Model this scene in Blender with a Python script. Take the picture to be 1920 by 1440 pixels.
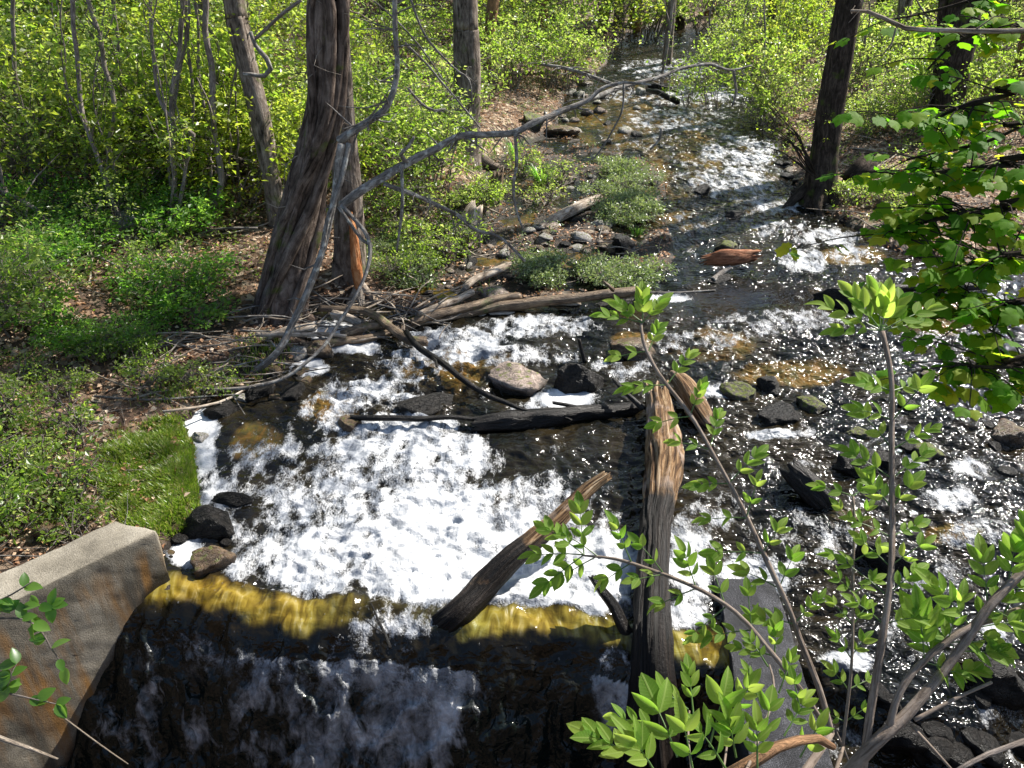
import bpy, bmesh, math, random
import numpy as np
from mathutils import Vector, Matrix, Quaternion, noise as mnoise

random.seed(7); rng = np.random.default_rng(7)
scene = bpy.context.scene
for o in list(bpy.data.objects): bpy.data.objects.remove(o)
COL = scene.collection
R = math.radians

# ------------------------------------------------------------------ camera, light, exposure
PITCH = R(32.0); CAMZ = 4.0; FPX = 1500.0
cam = bpy.data.cameras.new('camera'); camo = bpy.data.objects.new('camera', cam); COL.objects.link(camo)
camo.location = (0, 0, CAMZ); camo.rotation_euler = (R(90) - PITCH, 0, 0)
cam.sensor_width = 36; cam.lens = 36 * FPX / 1920; cam.clip_start = 0.05; cam.clip_end = 1000
scene.camera = camo
SUN_EL, SUN_AZ = R(43), R(54)
SUN = Vector((math.sin(SUN_AZ) * math.cos(SUN_EL), math.cos(SUN_AZ) * math.cos(SUN_EL), math.sin(SUN_EL)))
world = bpy.data.worlds.new('World'); scene.world = world; world.use_nodes = True
wn = world.node_tree.nodes; wl = world.node_tree.links; wn.clear()
sky = wn.new('ShaderNodeTexSky'); sky.sky_type = 'NISHITA'; sky.sun_disc = False
sky.sun_elevation = SUN_EL; sky.sun_rotation = SUN_AZ
bgn = wn.new('ShaderNodeBackground'); bgn.inputs[1].default_value = 0.08
wo = wn.new('ShaderNodeOutputWorld'); wl.new(sky.outputs[0], bgn.inputs[0]); wl.new(bgn.outputs[0], wo.inputs[0])
sl = bpy.data.lights.new('sun', 'SUN'); sl.energy = 5.0; sl.angle = R(0.5); sl.color = (1.0, 0.95, 0.87)
so = bpy.data.objects.new('sun', sl); COL.objects.link(so); so.location = (20, 30, 40)
so.rotation_mode = 'QUATERNION'; so.rotation_quaternion = SUN.to_track_quat('Z', 'Y')
vs = scene.view_settings; vs.view_transform = 'Standard'; vs.look = 'None'; vs.gamma = 1; vs.exposure = 1.35
vs.use_curve_mapping = False
scene.cycles.max_bounces = 6; scene.cycles.transmission_bounces = 3; scene.cycles.transparent_max_bounces = 4
scene.cycles.diffuse_bounces = 3; scene.cycles.glossy_bounces = 2
scene.cycles.use_denoising = True
scene.cycles.caustics_reflective = False; scene.cycles.caustics_refractive = False
scene.cycles.sample_clamp_indirect = 3.0

# ------------------------------------------------------------------ pixel <-> place helpers (used only while laying out)
CP, SP = math.cos(PITCH), math.sin(PITCH)
def ray(px, py):
    x = (px - 960) / FPX; v = (720 - py) / FPX
    return Vector((x, CP + v * SP, -SP + v * CP))
def PZ(px, py, z=0.0):
    d = ray(px, py); t = (z - CAMZ) / d.z
    return Vector((d.x * t, d.y * t, z))
def PY(px, py, Y):
    d = ray(px, py); t = Y / d.y
    return Vector((d.x * t, Y, CAMZ + d.z * t))
def project(x, y, z):
    dz = z - CAMZ
    f = y * CP - dz * SP; u = y * SP + dz * CP
    f = np.maximum(f, 0.05)
    return 960 + FPX * x / f, 720 - FPX * u / f
def depth(p): return p.y * CP - (p.z - CAMZ) * SP

# ------------------------------------------------------------------ vectorised noise
_p = rng.permutation(512); _p = np.concatenate([_p, _p, _p])
_g = rng.normal(size=(512, 3)); _g /= np.linalg.norm(_g, axis=1)[:, None]
def pn(x, y, z=0.0):
    x, y, z = np.broadcast_arrays(np.asarray(x, float), np.asarray(y, float), np.asarray(z, float))
    xi, yi, zi = np.floor(x).astype(int), np.floor(y).astype(int), np.floor(z).astype(int)
    xf, yf, zf = x - xi, y - yi, z - zi
    u, v, w = [t * t * t * (t * (t * 6 - 15) + 10) for t in (xf, yf, zf)]
    r = 0
    for dx in (0, 1):
        for dy in (0, 1):
            for dz in (0, 1):
                h = _p[_p[_p[(xi + dx) & 511] + ((yi + dy) & 511)] + ((zi + dz) & 511)] & 511
                g = _g[h]
                d = g[..., 0] * (xf - dx) + g[..., 1] * (yf - dy) + g[..., 2] * (zf - dz)
                r = r + d * (u if dx else 1 - u) * (v if dy else 1 - v) * (w if dz else 1 - w)
    return r * 1.6
def fbm(x, y, z=0.0, o=4, gain=0.5):
    a = 1.0; s = 0; f = 1.0
    for i in range(o):
        s = s + a * pn(x * f, y * f, z * f + 7.3 * i); a *= gain; f *= 2.03
    return s
def sst(a, b, x):
    t = np.clip((x - a) / (b - a), 0, 1); return t * t * (3 - 2 * t)

# ------------------------------------------------------------------ water level and terrain height
def level(y): return 0.03 * np.maximum(0, y - 4.5)
def ylip(x): return 3.81 - (x + 2.25) * 0.126 + 0.05 * np.sin(x * 2.1 + 1) + 0.025 * np.sin(x * 5.3)
S1 = 0.30
def drop(s):
    u = np.clip(s / S1, 0, 1)
    d = 1.75 * S1 * (u ** 3 - u ** 4 / 2)
    d = d + 1.75 * np.clip(s - S1, 0, 0.35) + 1.25 * np.clip(s - S1 - 0.35, 0, 0.8)
    return d
def water_base(x, y):
    x = np.asarray(x, float); y = np.asarray(y, float)
    zl = level(y) - drop(ylip(x) - y)
    zr = level(y) - 0.16 * sst(4.6, 3.7, y) - 0.22 * sst(3.3, 2.9, y + 0.25 * np.sin(x * 3)) - 0.2 * sst(2.5, 1.5, y)
    k = sst(1.35, 1.6, x)
    return zl * (1 - k) + zr * k

def wp(px, py, it=3):
    z = 0.0
    for _ in range(it):
        p = PZ(px, py, z); z = float(level(p.y))
    return PZ(px, py, z)
stream_px = [(330, 1112), (318, 1040), (395, 960), (392, 900), (362, 840), (338, 792), (405, 752), (480, 728), (545, 700), (585, 650),
             (560, 610), (640, 575), (850, 596), (1000, 575), (1190, 556), (1245, 520), (1265, 450), (1245, 400), (1258, 340), (1215, 300),
             (1110, 275), (1050, 240), (1060, 180), (1120, 140), (1150, 100), (1190, 55), (1390, 50), (1400, 110), (1425, 180), (1455, 250), (1480, 330),
             (1512, 385), (1580, 420), (1660, 470), (1800, 505), (2050, 500), (2500, 560)]
poly = [wp(a, b) for a, b in stream_px]
poly = [(p.x, p.y) for p in poly] + [(8.5, 3.0), (6.5, 0.9), (-2.2, 0.9), (-4.9, 1.7), (-4.2, 2.35), (-2.55, 3.95)]
POLY = np.array(poly)
def in_poly(x, y, P):
    inside = np.zeros(np.shape(x), bool); n = len(P)
    for i in range(n):
        x1, y1 = P[i]; x2, y2 = P[(i + 1) % n]
        c = ((y1 > y) != (y2 > y)) & (x < (x2 - x1) * (y - y1) / (y2 - y1 + 1e-12) + x1)
        inside ^= c
    return inside
def sdist(x, y, P=POLY):
    x = np.asarray(x, float); y = np.asarray(y, float)
    d = np.full(x.shape, 1e9)
    for i in range(len(P)):
        a = P[i]; b = P[(i + 1) % len(P)]; e = b - a
        t = np.clip(((x - a[0]) * e[0] + (y - a[1]) * e[1]) / (e @ e + 1e-9), 0, 1)
        d = np.minimum(d, np.hypot(x - a[0] - t * e[0], y - a[1] - t * e[1]))
    return np.where(in_poly(x, y, P), -d, d)
isl_px = [(690, 560), (860, 590), (1000, 570), (1190, 550), (1245, 520), (1262, 450), (1245, 400), (1255, 340), (1215, 300), (1110, 272), (1050, 240),
          (960, 270), (880, 330), (900, 400), (800, 440), (720, 480)]
ISL = np.array([(wp(a, b).x, wp(a, b).y) for a, b in isl_px])
def ground_h(x, y):
    x = np.asarray(x, float); y = np.asarray(y, float)
    L = level(np.minimum(y, 60))
    n = fbm(x * 0.9, y * 0.9, 3.1, 4) * 0.07 + fbm(x * 0.22, y * 0.22, 9.1, 2) * 0.2 * sst(1, 5, np.hypot(x + 0, y - 9) * 0 + np.maximum(sdist(x, y), 0))
    d = sdist(x, y) + fbm(x * 1.3, y * 1.3, 5.0, 3) * 0.10
    left = x < (y * 0.11)
    slope = np.where(left, 0.13 + 0.06 * sst(9, 16, y), 0.07 + 0.05 * sst(8, 20, y))
    rise = 0.10 * sst(0, 0.22, d) + slope * np.clip(d, 0, 14) + 0.06 * np.clip(d - 14, 0, 60)
    h = L + np.where(d > 0, rise + n * sst(0, 0.5, d), -0.3 * sst(0, 0.5, -d))
    di = sdist(x, y, ISL)
    k = sst(0.25, -0.25, di)
    hi = L + 0.015 + fbm(x * 1.6, y * 1.6, 11.0, 4) * 0.075
    h = np.where(d > 0, h * (1 - k) + np.minimum(h, hi) * k, h)
    # bed under the falls drops with the water
    wb = water_base(x, y)
    h = np.where(d < 0.0, np.minimum(h, wb - 0.25), h)
    # embankment under the bridge the photographer stands on
    h = np.maximum(h, 1.3 * sst(0.9, 0.2, y) - 1.5 * sst(0.2, 0.9, y) * 0 - 3 * (y > 0.9))
    return h
def G(px, py, tmax=90):
    d = ray(px, py); t = np.concatenate([np.arange(1.5, 25, 0.03), np.arange(25, tmax, 0.15)])
    x, y, z = d.x * t, d.y * t, CAMZ + d.z * t
    g = np.maximum(ground_h(x, y), water_base(x, y))
    i = np.argmax(z < g)
    if z[i] >= g[i]: i = len(t) - 1
    return Vector((x[i], y[i], g[i]))

# ------------------------------------------------------------------ object helpers
def tag(o, label=None, cat=None, group=None, kind=None):
    if label: o['label'] = label
    if cat: o['category'] = cat
    if group: o['group'] = group
    if kind: o['kind'] = kind
    return o
def empty(name, loc=(0, 0, 0)):
    o = bpy.data.objects.new(name, None); COL.objects.link(o); o.location = loc; o.empty_display_size = 0.1
    return o
def link(name, me, parent=None, M=None, pw=None):
    o = bpy.data.objects.new(name, me); COL.objects.link(o)
    if parent is not None: o.parent = parent
    if M is not None or pw is not None:
        M = M if M is not None else Matrix.Identity(4)
        o.matrix_basis = (pw.inverted() @ M) if pw is not None else M
    return o
def kids(o): return CHILD.get(o.name, [])
CHILD = {}
def reg(p, c): CHILD.setdefault(p.name, []).append(c); return c
def copy_tree(o, parent=None):
    c = o.copy(); COL.objects.link(c)
    if parent is not None: c.parent = parent
    for ch in kids(o): reg(c, copy_tree(ch, c))
    return c
def npmesh(name, V, F, mats, smooth=True, rnd=None, uv=None, attrs=None, mi=None):
    V = np.asarray(V, np.float32); F = np.asarray(F, np.int32)
    me = bpy.data.meshes.new(name); n, k = F.shape
    me.vertices.add(len(V)); me.vertices.foreach_set('co', V.ravel())
    me.loops.add(n * k); me.loops.foreach_set('vertex_index', F.ravel())
    me.polygons.add(n); me.polygons.foreach_set('loop_start', np.arange(0, n * k, k, dtype=np.int32))
    me.polygons.foreach_set('loop_total', np.full(n, k, np.int32))
    for m in (mats if isinstance(mats, (list, tuple)) else [mats]): me.materials.append(m)
    if mi is not None: me.polygons.foreach_set('material_index', np.asarray(mi, np.int32))
    me.polygons.foreach_set('use_smooth', np.full(n, smooth, bool))
    if rnd is not None:
        a = me.attributes.new('rnd', 'FLOAT', 'POINT'); a.data.foreach_set('value', np.asarray(rnd, np.float32))
    for kx, v in (attrs or {}).items():
        a = me.attributes.new(kx, 'FLOAT', 'POINT'); a.data.foreach_set('value', np.asarray(v, np.float32))
    if uv is not None:
        l = me.uv_layers.new(name='UVMap'); l.data.foreach_set('uv', np.asarray(uv, np.float32)[F.ravel()].ravel())
    me.update(calc_edges=True)
    return me

# tube: quads around a smoothed polyline
def smooth_line(pts, rad, step):
    P = [np.array(p, float) for p in pts]; n = len(P)
    out, ro = [], []
    for i in range(n - 1):
        p0 = P[max(i - 1, 0)]; p1 = P[i]; p2 = P[i + 1]; p3 = P[min(i + 2, n - 1)]
        k = max(1, int(np.linalg.norm(p2 - p1) / step))
        for j in range(k):
            t = j / k
            out.append(0.5 * ((2 * p1) + (-p0 + p2) * t + (2 * p0 - 5 * p1 + 4 * p2 - p3) * t * t + (-p0 + 3 * p1 - 3 * p2 + p3) * t ** 3))
            ro.append(rad[i] * (1 - t) + rad[i + 1] * t)
    out.append(P[-1]); ro.append(rad[-1])
    return np.array(out), np.array(ro)
class MB:
    def __init__(s): s.V = []; s.F = []; s.UV = []; s.n = 0
    def tube(s, pts, rad, seg=8, step=0.1, ridge=0.0, freq=5, flat=1.0, jag=0.0, cap=True, seed=None, wob=0.0):
        seed = random.uniform(0, 90) if seed is None else seed
        C, r = smooth_line(pts, rad, step); m = len(C)
        if wob: C = C + np.stack([pn(np.arange(m) * step * 3, seed, k * 9.1) for k in range(3)], 1) * wob
        T = np.gradient(C, axis=0); T /= np.linalg.norm(T, axis=1)[:, None] + 1e-9
        up = np.array([0.13, 0.97, 0.2]) if abs(T[0][2]) > 0.8 else np.array([0.05, 0.1, 1.0])
        A = np.zeros_like(C); a = up - T[0] * (up @ T[0]); a /= np.linalg.norm(a)
        for i in range(m):
            a = a - T[i] * (a @ T[i]); a /= np.linalg.norm(a) + 1e-9; A[i] = a
        B = np.cross(T, A)
        ang = np.linspace(0, 2 * math.pi, seg + 1)[:-1]
        Lg = np.concatenate([[0], np.cumsum(np.linalg.norm(np.diff(C, axis=0), axis=1))])
        aa, ll = np.meshgrid(ang, Lg)
        rr = np.repeat(r[:, None], seg, 1)
        if ridge:
            ca, sa = np.cos(aa), np.sin(aa)
            rr = rr * (1 + ridge * (1 - 2 * np.abs(fbm(ca * freq / 2, sa * freq / 2, ll * 1.1 + seed, 3))) + ridge * 1.2 * pn(ca * 1.1, sa * 1.1, ll * 0.9 + seed))
        if jag:
            e = np.exp(-(Lg[-1] - ll) / 0.06) + np.exp(-ll / 0.06)
        P = C[:, None, :] + rr[..., None] * (np.cos(aa)[..., None] * A[:, None, :] + np.sin(aa)[..., None] * B[:, None, :] * flat)
        if jag:
            j = pn(np.cos(aa) * 2.5, np.sin(aa) * 2.5, seed) * jag
            w = np.zeros(m); w[-3:] = [0.4, 0.8, 1.0]; w[:3] -= [1.0, 0.8, 0.4] if m > 6 else 0
            P = P + (j * w[:, None])[..., None] * T[:, None, :]
        base = s.n; uvc = np.stack([aa / (2 * math.pi) * max(0.02, float(r.mean())) * 6.28, ll], -1)
        s.V.append(P.reshape(-1, 3)); s.UV.append(uvc.reshape(-1, 2)); s.n += m * seg
        i = np.arange(m - 1)[:, None] * seg; j = np.arange(seg)[None, :]; j2 = (j + 1) % seg
        s.F.append((np.stack([i + j, i + j2, i + seg + j2, i + seg + j], -1).reshape(-1, 4) + base))
        if cap:
            for k, row in ((0, 0), (1, m - 1)):
                c = C[row] + (T[row] * r[row] * (0.25 if not jag else -0.4) * (1 if k else -1))
                s.V.append(c[None]); s.UV.append(np.array([[0, Lg[row]]])); ci = s.n; s.n += 1
                b = base + row * seg
                f = [[ci, b + q, b + (q + 1) % seg, b + (q + 1) % seg] for q in range(seg)]
                f = [(x[0], x[2], x[1], ci) if k == 0 else (x[0], x[1], x[2], ci) for x in f]
                s.T = getattr(s, 'T', []); s.T += [(x[0], x[1], x[2]) for x in f]
        return C, r
    def build(s, name, mats, parent=None, pw=None, smooth=True):
        V = np.concatenate(s.V); F = np.concatenate(s.F)
        me = bpy.data.meshes.new(name)
        T = getattr(s, 'T', [])
        nf, nt = len(F), len(T)
        loops = np.concatenate([F.ravel(), np.array(T, np.int32).ravel()]) if nt else F.ravel()
        me.vertices.add(len(V)); me.vertices.foreach_set('co', V.astype(np.float32).ravel())
        me.loops.add(len(loops)); me.loops.foreach_set('vertex_index', loops.astype(np.int32))
        me.polygons.add(nf + nt)
        me.polygons.foreach_set('loop_start', np.concatenate([np.arange(nf) * 4, nf * 4 + np.arange(nt) * 3]).astype(np.int32))
        me.polygons.foreach_set('loop_total', np.concatenate([np.full(nf, 4), np.full(nt, 3)]).astype(np.int32))
        me.materials.append(mats); me.polygons.foreach_set('use_smooth', np.full(nf + nt, smooth, bool))
        uv = np.concatenate(s.UV)
        l = me.uv_layers.new(name='UVMap'); l.data.foreach_set('uv', uv[loops].astype(np.float32).ravel())
        me.update(calc_edges=True)
        return link(name, me, parent, None, pw)
def path_z(L):   # (px,py,radius px,z)
    P = [PZ(a, b, z) for a, b, r, z in L]; return P, [r * depth(p) / FPX for p, (a, b, r, z) in zip(P, L)]
def path_y(L):   # (px,py,radius px,Y)
    P = [PY(a, b, Y) for a, b, r, Y in L]; return P, [r * depth(p) / FPX for p, (a, b, r, Y) in zip(P, L)]

# ------------------------------------------------------------------ materials
class NT:
    def __init__(s, name):
        s.m = bpy.data.materials.new(name); s.m.use_nodes = True; s.t = s.m.node_tree; s.t.nodes.clear()
        s.out = s.n('ShaderNodeOutputMaterial')
    def n(s, t, ins=None, **kw):
        x = s.t.nodes.new(t)
        for k, v in kw.items(): setattr(x, k, v)
        for k, v in (ins or {}).items():
            if isinstance(v, bpy.types.NodeSocket): s.t.links.new(v, x.inputs[k])
            else: x.inputs[k].default_value = v
        return x
    def math(s, op, a, b=0.0, c=None, clamp=False):
        x = s.n('ShaderNodeMath', {0: a, 1: b}, operation=op); x.use_clamp = clamp
        if c is not None:
            if isinstance(c, bpy.types.NodeSocket): s.t.links.new(c, x.inputs[2])
            else: x.inputs[2].default_value = c
        return x.outputs[0]
    def ramp(s, f, stops, interp='LINEAR'):
        x = s.n('ShaderNodeValToRGB', {0: f}); e = x.color_ramp.elements; x.color_ramp.interpolation = interp
        while len(e) < len(stops): e.new(0.5)
        for q, (p, c) in zip(e, stops): q.position = p; q.color = (*c, 1) if len(c) == 3 else c
        return x.outputs[0]
    def mix(s, f, a, b, bt='MIX'):
        x = s.n('ShaderNodeMix', data_type='RGBA', blend_type=bt)
        for i, v in ((0, f), (6, a), (7, b)):
            if isinstance(v, bpy.types.NodeSocket): s.t.links.new(v, x.inputs[i])
            else: x.inputs[i].default_value = v if i == 0 else ((*v, 1) if len(v) == 3 else v)
        return x.outputs[2]
    def noise(s, vec, scale, detail=4, rough=0.55, dist=0.0, col=False):
        x = s.n('ShaderNodeTexNoise', {'Scale': scale, 'Detail': detail, 'Roughness': rough, 'Distortion': dist})
        if vec is not None: s.t.links.new(vec, x.inputs['Vector'])
        return x.outputs['Color' if col else 0]
    def mapping(s, vec, scale=(1, 1, 1), rot=(0, 0, 0)):
        x = s.n('ShaderNodeMapping', {'Vector': vec, 'Scale': scale, 'Rotation': rot}); return x.outputs[0]
    def bump(s, h, strength=0.5, dist=0.02, normal=None):
        x = s.n('ShaderNodeBump', {'Height': h, 'Strength': strength, 'Distance': dist})
        if normal is not None: s.t.links.new(normal, x.inputs['Normal'])
        return x.outputs[0]
    def pbsdf(s, col, rough=0.7, spec=0.5, normal=None, **ins):
        x = s.n('ShaderNodeBsdfPrincipled')
        for k, v in {'Base Color': col, 'Roughness': rough, 'Specular IOR Level': spec, **ins}.items():
            if isinstance(v, bpy.types.NodeSocket): s.t.links.new(v, x.inputs[k])
            else: x.inputs[k].default_value = (*v, 1) if isinstance(v, tuple) and len(v) == 3 else v
        if normal is not None: s.t.links.new(normal, x.inputs['Normal'])
        return x.outputs[0]
    def done(s, sh): s.t.links.new(sh, s.out.inputs[0]); return s.m
def pos(t): return t.n('ShaderNodeNewGeometry').outputs['Position']
def objv(t): return t.n('ShaderNodeTexCoord').outputs['Object']
def attr(t, nm): return t.n('ShaderNodeAttribute', attribute_name=nm).outputs['Fac']

def bark(name, dark, mid, light, sc=1.0, moss=0.0, rough=0.85, gloss=0.2, bstr=0.9, lich=None):
    t = NT(name); uv = t.n('ShaderNodeTexCoord').outputs['UV']; o = objv(t)
    a = t.noise(t.mapping(uv, (20 * sc, 3.6 * sc, 1)), 1.6, 6, 0.62, 1.1)
    b = t.noise(o, 7, 5, 0.6); f = t.noise(o, 60, 4, 0.7)
    v = t.math('ADD', t.math('MULTIPLY', a, 0.65), t.math('MULTIPLY', b, 0.35))
    c = t.ramp(v, [(0.36, dark), (0.5, mid), (0.66, light)])
    c = t.mix(t.math('MULTIPLY', t.math('SUBTRACT', f, 0.35, clamp=True), 0.8), c, dark)
    if moss:
        mk = t.math('MULTIPLY', t.math('SUBTRACT', t.noise(o, 4.5, 5), 0.62 - moss * 0.2), 7, clamp=True)
        c = t.mix(mk, c, (0.07, 0.10, 0.015))
    if lich:
        mk = t.math('MULTIPLY', t.math('SUBTRACT', t.noise(o, 14, 5), 0.56), 9, clamp=True)
        c = t.mix(mk, c, lich)
    n = t.bump(t.math('ADD', a, t.math('MULTIPLY', f, 0.35)), bstr, 0.02)
    return t.done(t.pbsdf(c, rough, gloss, n))
M = {}
M['bark'] = bark('grey_brown_bark', (0.025, 0.02, 0.016), (0.17, 0.135, 0.11), (0.36, 0.31, 0.26), 0.8, 0.1, rough=.95, gloss=.08, bstr=1.0)
M['bark_vine'] = bark('vine_wrapped_bark', (0.018, 0.013, 0.010), (0.11, 0.082, 0.066), (0.26, 0.205, 0.17), 0.7, 0.12, rough=.95, gloss=.08, bstr=1.0)
M['bark_dark'] = bark('dark_bark', (0.010, 0.008, 0.006), (0.042, 0.032, 0.025), (0.11, 0.085, 0.066), 1.0, 0.15, rough=.95, gloss=.08)
M['bark_warm'] = bark('warm_bark', (0.06, 0.035, 0.02), (0.22, 0.12, 0.06), (0.42, 0.24, 0.12), 0.9)
M['bark_thin'] = bark('thin_grey_bark', (0.08, 0.065, 0.055), (0.22, 0.185, 0.165), (0.42, 0.37, 0.34), 2.0, rough=.95, gloss=.08)
M['bark_ash'] = bark('ash_stem_bark', (0.07, 0.052, 0.04), (0.19, 0.15, 0.12), (0.30, 0.25, 0.21), 2.0, rough=.9, gloss=.1, bstr=.4)
M['dead'] = bark('bleached_dead_wood', (0.07, 0.05, 0.035), (0.33, 0.27, 0.21), (0.66, 0.60, 0.52), 1.0, rough=.95, gloss=.08)
M['dead_grey'] = bark('grey_lichened_wood', (0.06, 0.055, 0.05), (0.19, 0.172, 0.155), (0.40, 0.38, 0.35), 1.5, rough=.95, gloss=.08, lich=(0.38, 0.38, 0.35))
M['log_brown'] = bark('brown_log_wood', (0.03, 0.018, 0.01), (0.15, 0.10, 0.06), (0.36, 0.26, 0.16), 1.2, 0.15, 0.6, 0.4)
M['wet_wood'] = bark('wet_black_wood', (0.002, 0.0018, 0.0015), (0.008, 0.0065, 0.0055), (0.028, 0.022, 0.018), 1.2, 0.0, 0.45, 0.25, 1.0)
M['orange_wood'] = bark('rusty_heartwood', (0.12, 0.035, 0.012), (0.42, 0.16, 0.055), (0.62, 0.34, 0.17), 1.2)
def weathered():
    # dry ochre heartwood above the waterline turning into soaked black wood near it (a real wetting line in world height is stored per vertex)
    t = NT('weathered_log_wood'); uv = t.n('ShaderNodeTexCoord').outputs['UV']; o = objv(t)
    a = t.noise(t.mapping(uv, (34, 1.6, 1)), 1.6, 7, 0.62, 0.8); f = t.noise(o, 45, 4, 0.7)
    b = t.noise(o, 5, 4)
    dry = t.ramp(a, [(0.38, (0.02, 0.010, 0.005)), (0.46, (0.085, 0.045, 0.02)), (0.54, (0.20, 0.122, 0.06)), (0.68, (0.36, 0.28, 0.19))])
    dry = t.mix(t.math('MULTIPLY', t.math('SUBTRACT', b, 0.52), 6, clamp=True), dry, (0.26, 0.20, 0.16))
    wet = t.ramp(a, [(0.4, (0.002, 0.0017, 0.0015)), (0.62, (0.017, 0.012, 0.009))])
    w = attr(t, 'wet'); w = t.math('MULTIPLY_ADD', t.math('SUBTRACT', b, 0.5), 1.4, w)
    w = t.math('MULTIPLY', t.math('SUBTRACT', w, 0.35), 3.5, clamp=True)
    c = t.mix(w, dry, wet)
    n = t.bump(t.math('ADD', a, t.math('MULTIPLY', f, 0.3)), 1.0, 0.025)
    return t.done(t.pbsdf(c, t.math('MULTIPLY_ADD', w, -0.3, 0.85), 0.2, n))
M['weathered'] = weathered()

def leafmat(name, stops, trans, tf=0.5, rough=0.36, spec=0.5, vein=False, gloss_bump=True):
    t = NT(name); r = attr(t, 'rnd'); oi = t.n('ShaderNodeObjectInfo').outputs['Random']
    v = t.math('FRACT', t.math('ADD', r, t.math('MULTIPLY', oi, 0.97)))
    c = t.ramp(v, stops); tc = t.ramp(v, trans)
    o = objv(t)
    c = t.mix(t.math('MULTIPLY', t.noise(o, 25, 2), 0.35), c, (0.02, 0.05, 0.005))
    nrm = None
    if vein:
        uv = t.n('ShaderNodeTexCoord').outputs['UV']; sx = t.n('ShaderNodeSeparateXYZ', {0: uv})
        ax = t.math('ABSOLUTE', sx.outputs[0])
        w = t.math('SINE', t.math('MULTIPLY', t.math('SUBTRACT', sx.outputs[1], t.math('MULTIPLY', ax, 0.55)), 62.0))
        rib = t.math('MULTIPLY', t.math('SUBTRACT', w, 0.55, clamp=True), 1.6, clamp=True)
        mid = t.math('MULTIPLY', t.math('SUBTRACT', 0.035, ax), 50, clamp=True)
        vv = t.math('MAXIMUM', t.math('MULTIPLY', rib, 0.45), mid)
        c = t.mix(t.math('MULTIPLY', vv, 0.6), c, (0.26, 0.36, 0.09)); tc = t.mix(t.math('MULTIPLY', vv, 0.35), tc, (0.5, 0.6, 0.16))
        nrm = t.bump(vv, 0.35, 0.003)
    p = t.pbsdf(c, rough, spec, nrm)
    tr = t.n('ShaderNodeBsdfTranslucent', {0: tc}).outputs[0]
    ms = t.n('ShaderNodeMixShader', {0: tf, 1: p, 2: tr}).outputs[0]
    return t.done(ms)
M['leaf_pale'] = leafmat('pale_spring_leaves', [(0, (0.05, 0.10, 0.012)), (0.5, (0.11, 0.17, 0.03)), (1, (0.20, 0.24, 0.09))], [(0, (0.26, 0.46, 0.03)), (0.5, (0.44, 0.62, 0.07)), (1, (0.62, 0.68, 0.20))], 0.55)
M['leaf_yellow'] = leafmat('yellow_green_leaves', [(0, (0.09, 0.13, 0.01)), (1, (0.19, 0.22, 0.03))], [(0, (0.36, 0.54, 0.025)), (1, (0.62, 0.68, 0.08))], 0.55)
M['leaf_bright'] = leafmat('bright_green_leaves', [(0, (0.04, 0.10, 0.012)), (1, (0.10, 0.19, 0.03))], [(0, (0.14, 0.44, 0.03)), (1, (0.42, 0.68, 0.08))], 0.52)
M['leaf_silver'] = leafmat('silvery_herb_leaves', [(0, (0.08, 0.13, 0.04)), (0.6, (0.20, 0.26, 0.12)), (1, (0.34, 0.38, 0.25))], [(0, (0.25, 0.38, 0.06)), (1, (0.42, 0.5, 0.15))], 0.35, 0.3, 0.6)
M['leaf_rust'] = leafmat('rust_orange_leaves', [(0, (0.25, 0.12, 0.03)), (1, (0.45, 0.27, 0.06))], [(0, (0.6, 0.3, 0.04)), (1, (0.75, 0.5, 0.06))], 0.5)
M['leaf_maple'] = leafmat('maple_leaves', [(0, (0.06, 0.16, 0.008)), (0.6, (0.10, 0.21, 0.012)), (1, (0.22, 0.29, 0.02))], [(0, (0.12, 0.42, 0.01)), (0.5, (0.22, 0.52, 0.012)), (0.8, (0.5, 0.68, 0.03)), (1, (0.8, 0.78, 0.04))], 0.55, 0.6, 0.12)
M['leaf_ash'] = leafmat('ash_leaflets', [(0, (0.08, 0.16, 0.02)), (0.6, (0.14, 0.24, 0.03)), (1, (0.21, 0.31, 0.05))], [(0, (0.26, 0.56, 0.04)), (0.6, (0.42, 0.68, 0.08)), (1, (0.62, 0.78, 0.12))], 0.55, 0.6, 0.15, vein=True)
M['grass'] = leafmat('grass_blades', [(0, (0.11, 0.19, 0.012)), (0.6, (0.20, 0.28, 0.025)), (0.85, (0.25, 0.25, 0.08)), (1, (0.36, 0.30, 0.15))], [(0, (0.2, 0.42, 0.02)), (0.6, (0.40, 0.58, 0.04)), (1, (0.5, 0.48, 0.15))], 0.4)
M['stem_green'] = leafmat('green_stem', [(0, (0.07, 0.13, 0.03)), (1, (0.10, 0.17, 0.04))], [(0, (0.2, 0.35, 0.05)), (1, (0.2, 0.35, 0.05))], 0.2)
def litter():
    t = NT('dead_leaf_flakes'); r = attr(t, 'rnd')
    c = t.ramp(r, [(0, (0.05, 0.025, 0.015)), (0.3, (0.20, 0.10, 0.05)), (0.55, (0.36, 0.20, 0.11)), (0.8, (0.52, 0.38, 0.26)), (1, (0.68, 0.58, 0.46))])
    p = t.pbsdf(c, 0.6, 0.3); tr = t.n('ShaderNodeBsdfTranslucent', {0: (0.45, 0.22, 0.08, 1)}).outputs[0]
    return t.done(t.n('ShaderNodeMixShader', {0: 0.2, 1: p, 2: tr}).outputs[0])
M['litter'] = litter()
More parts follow.
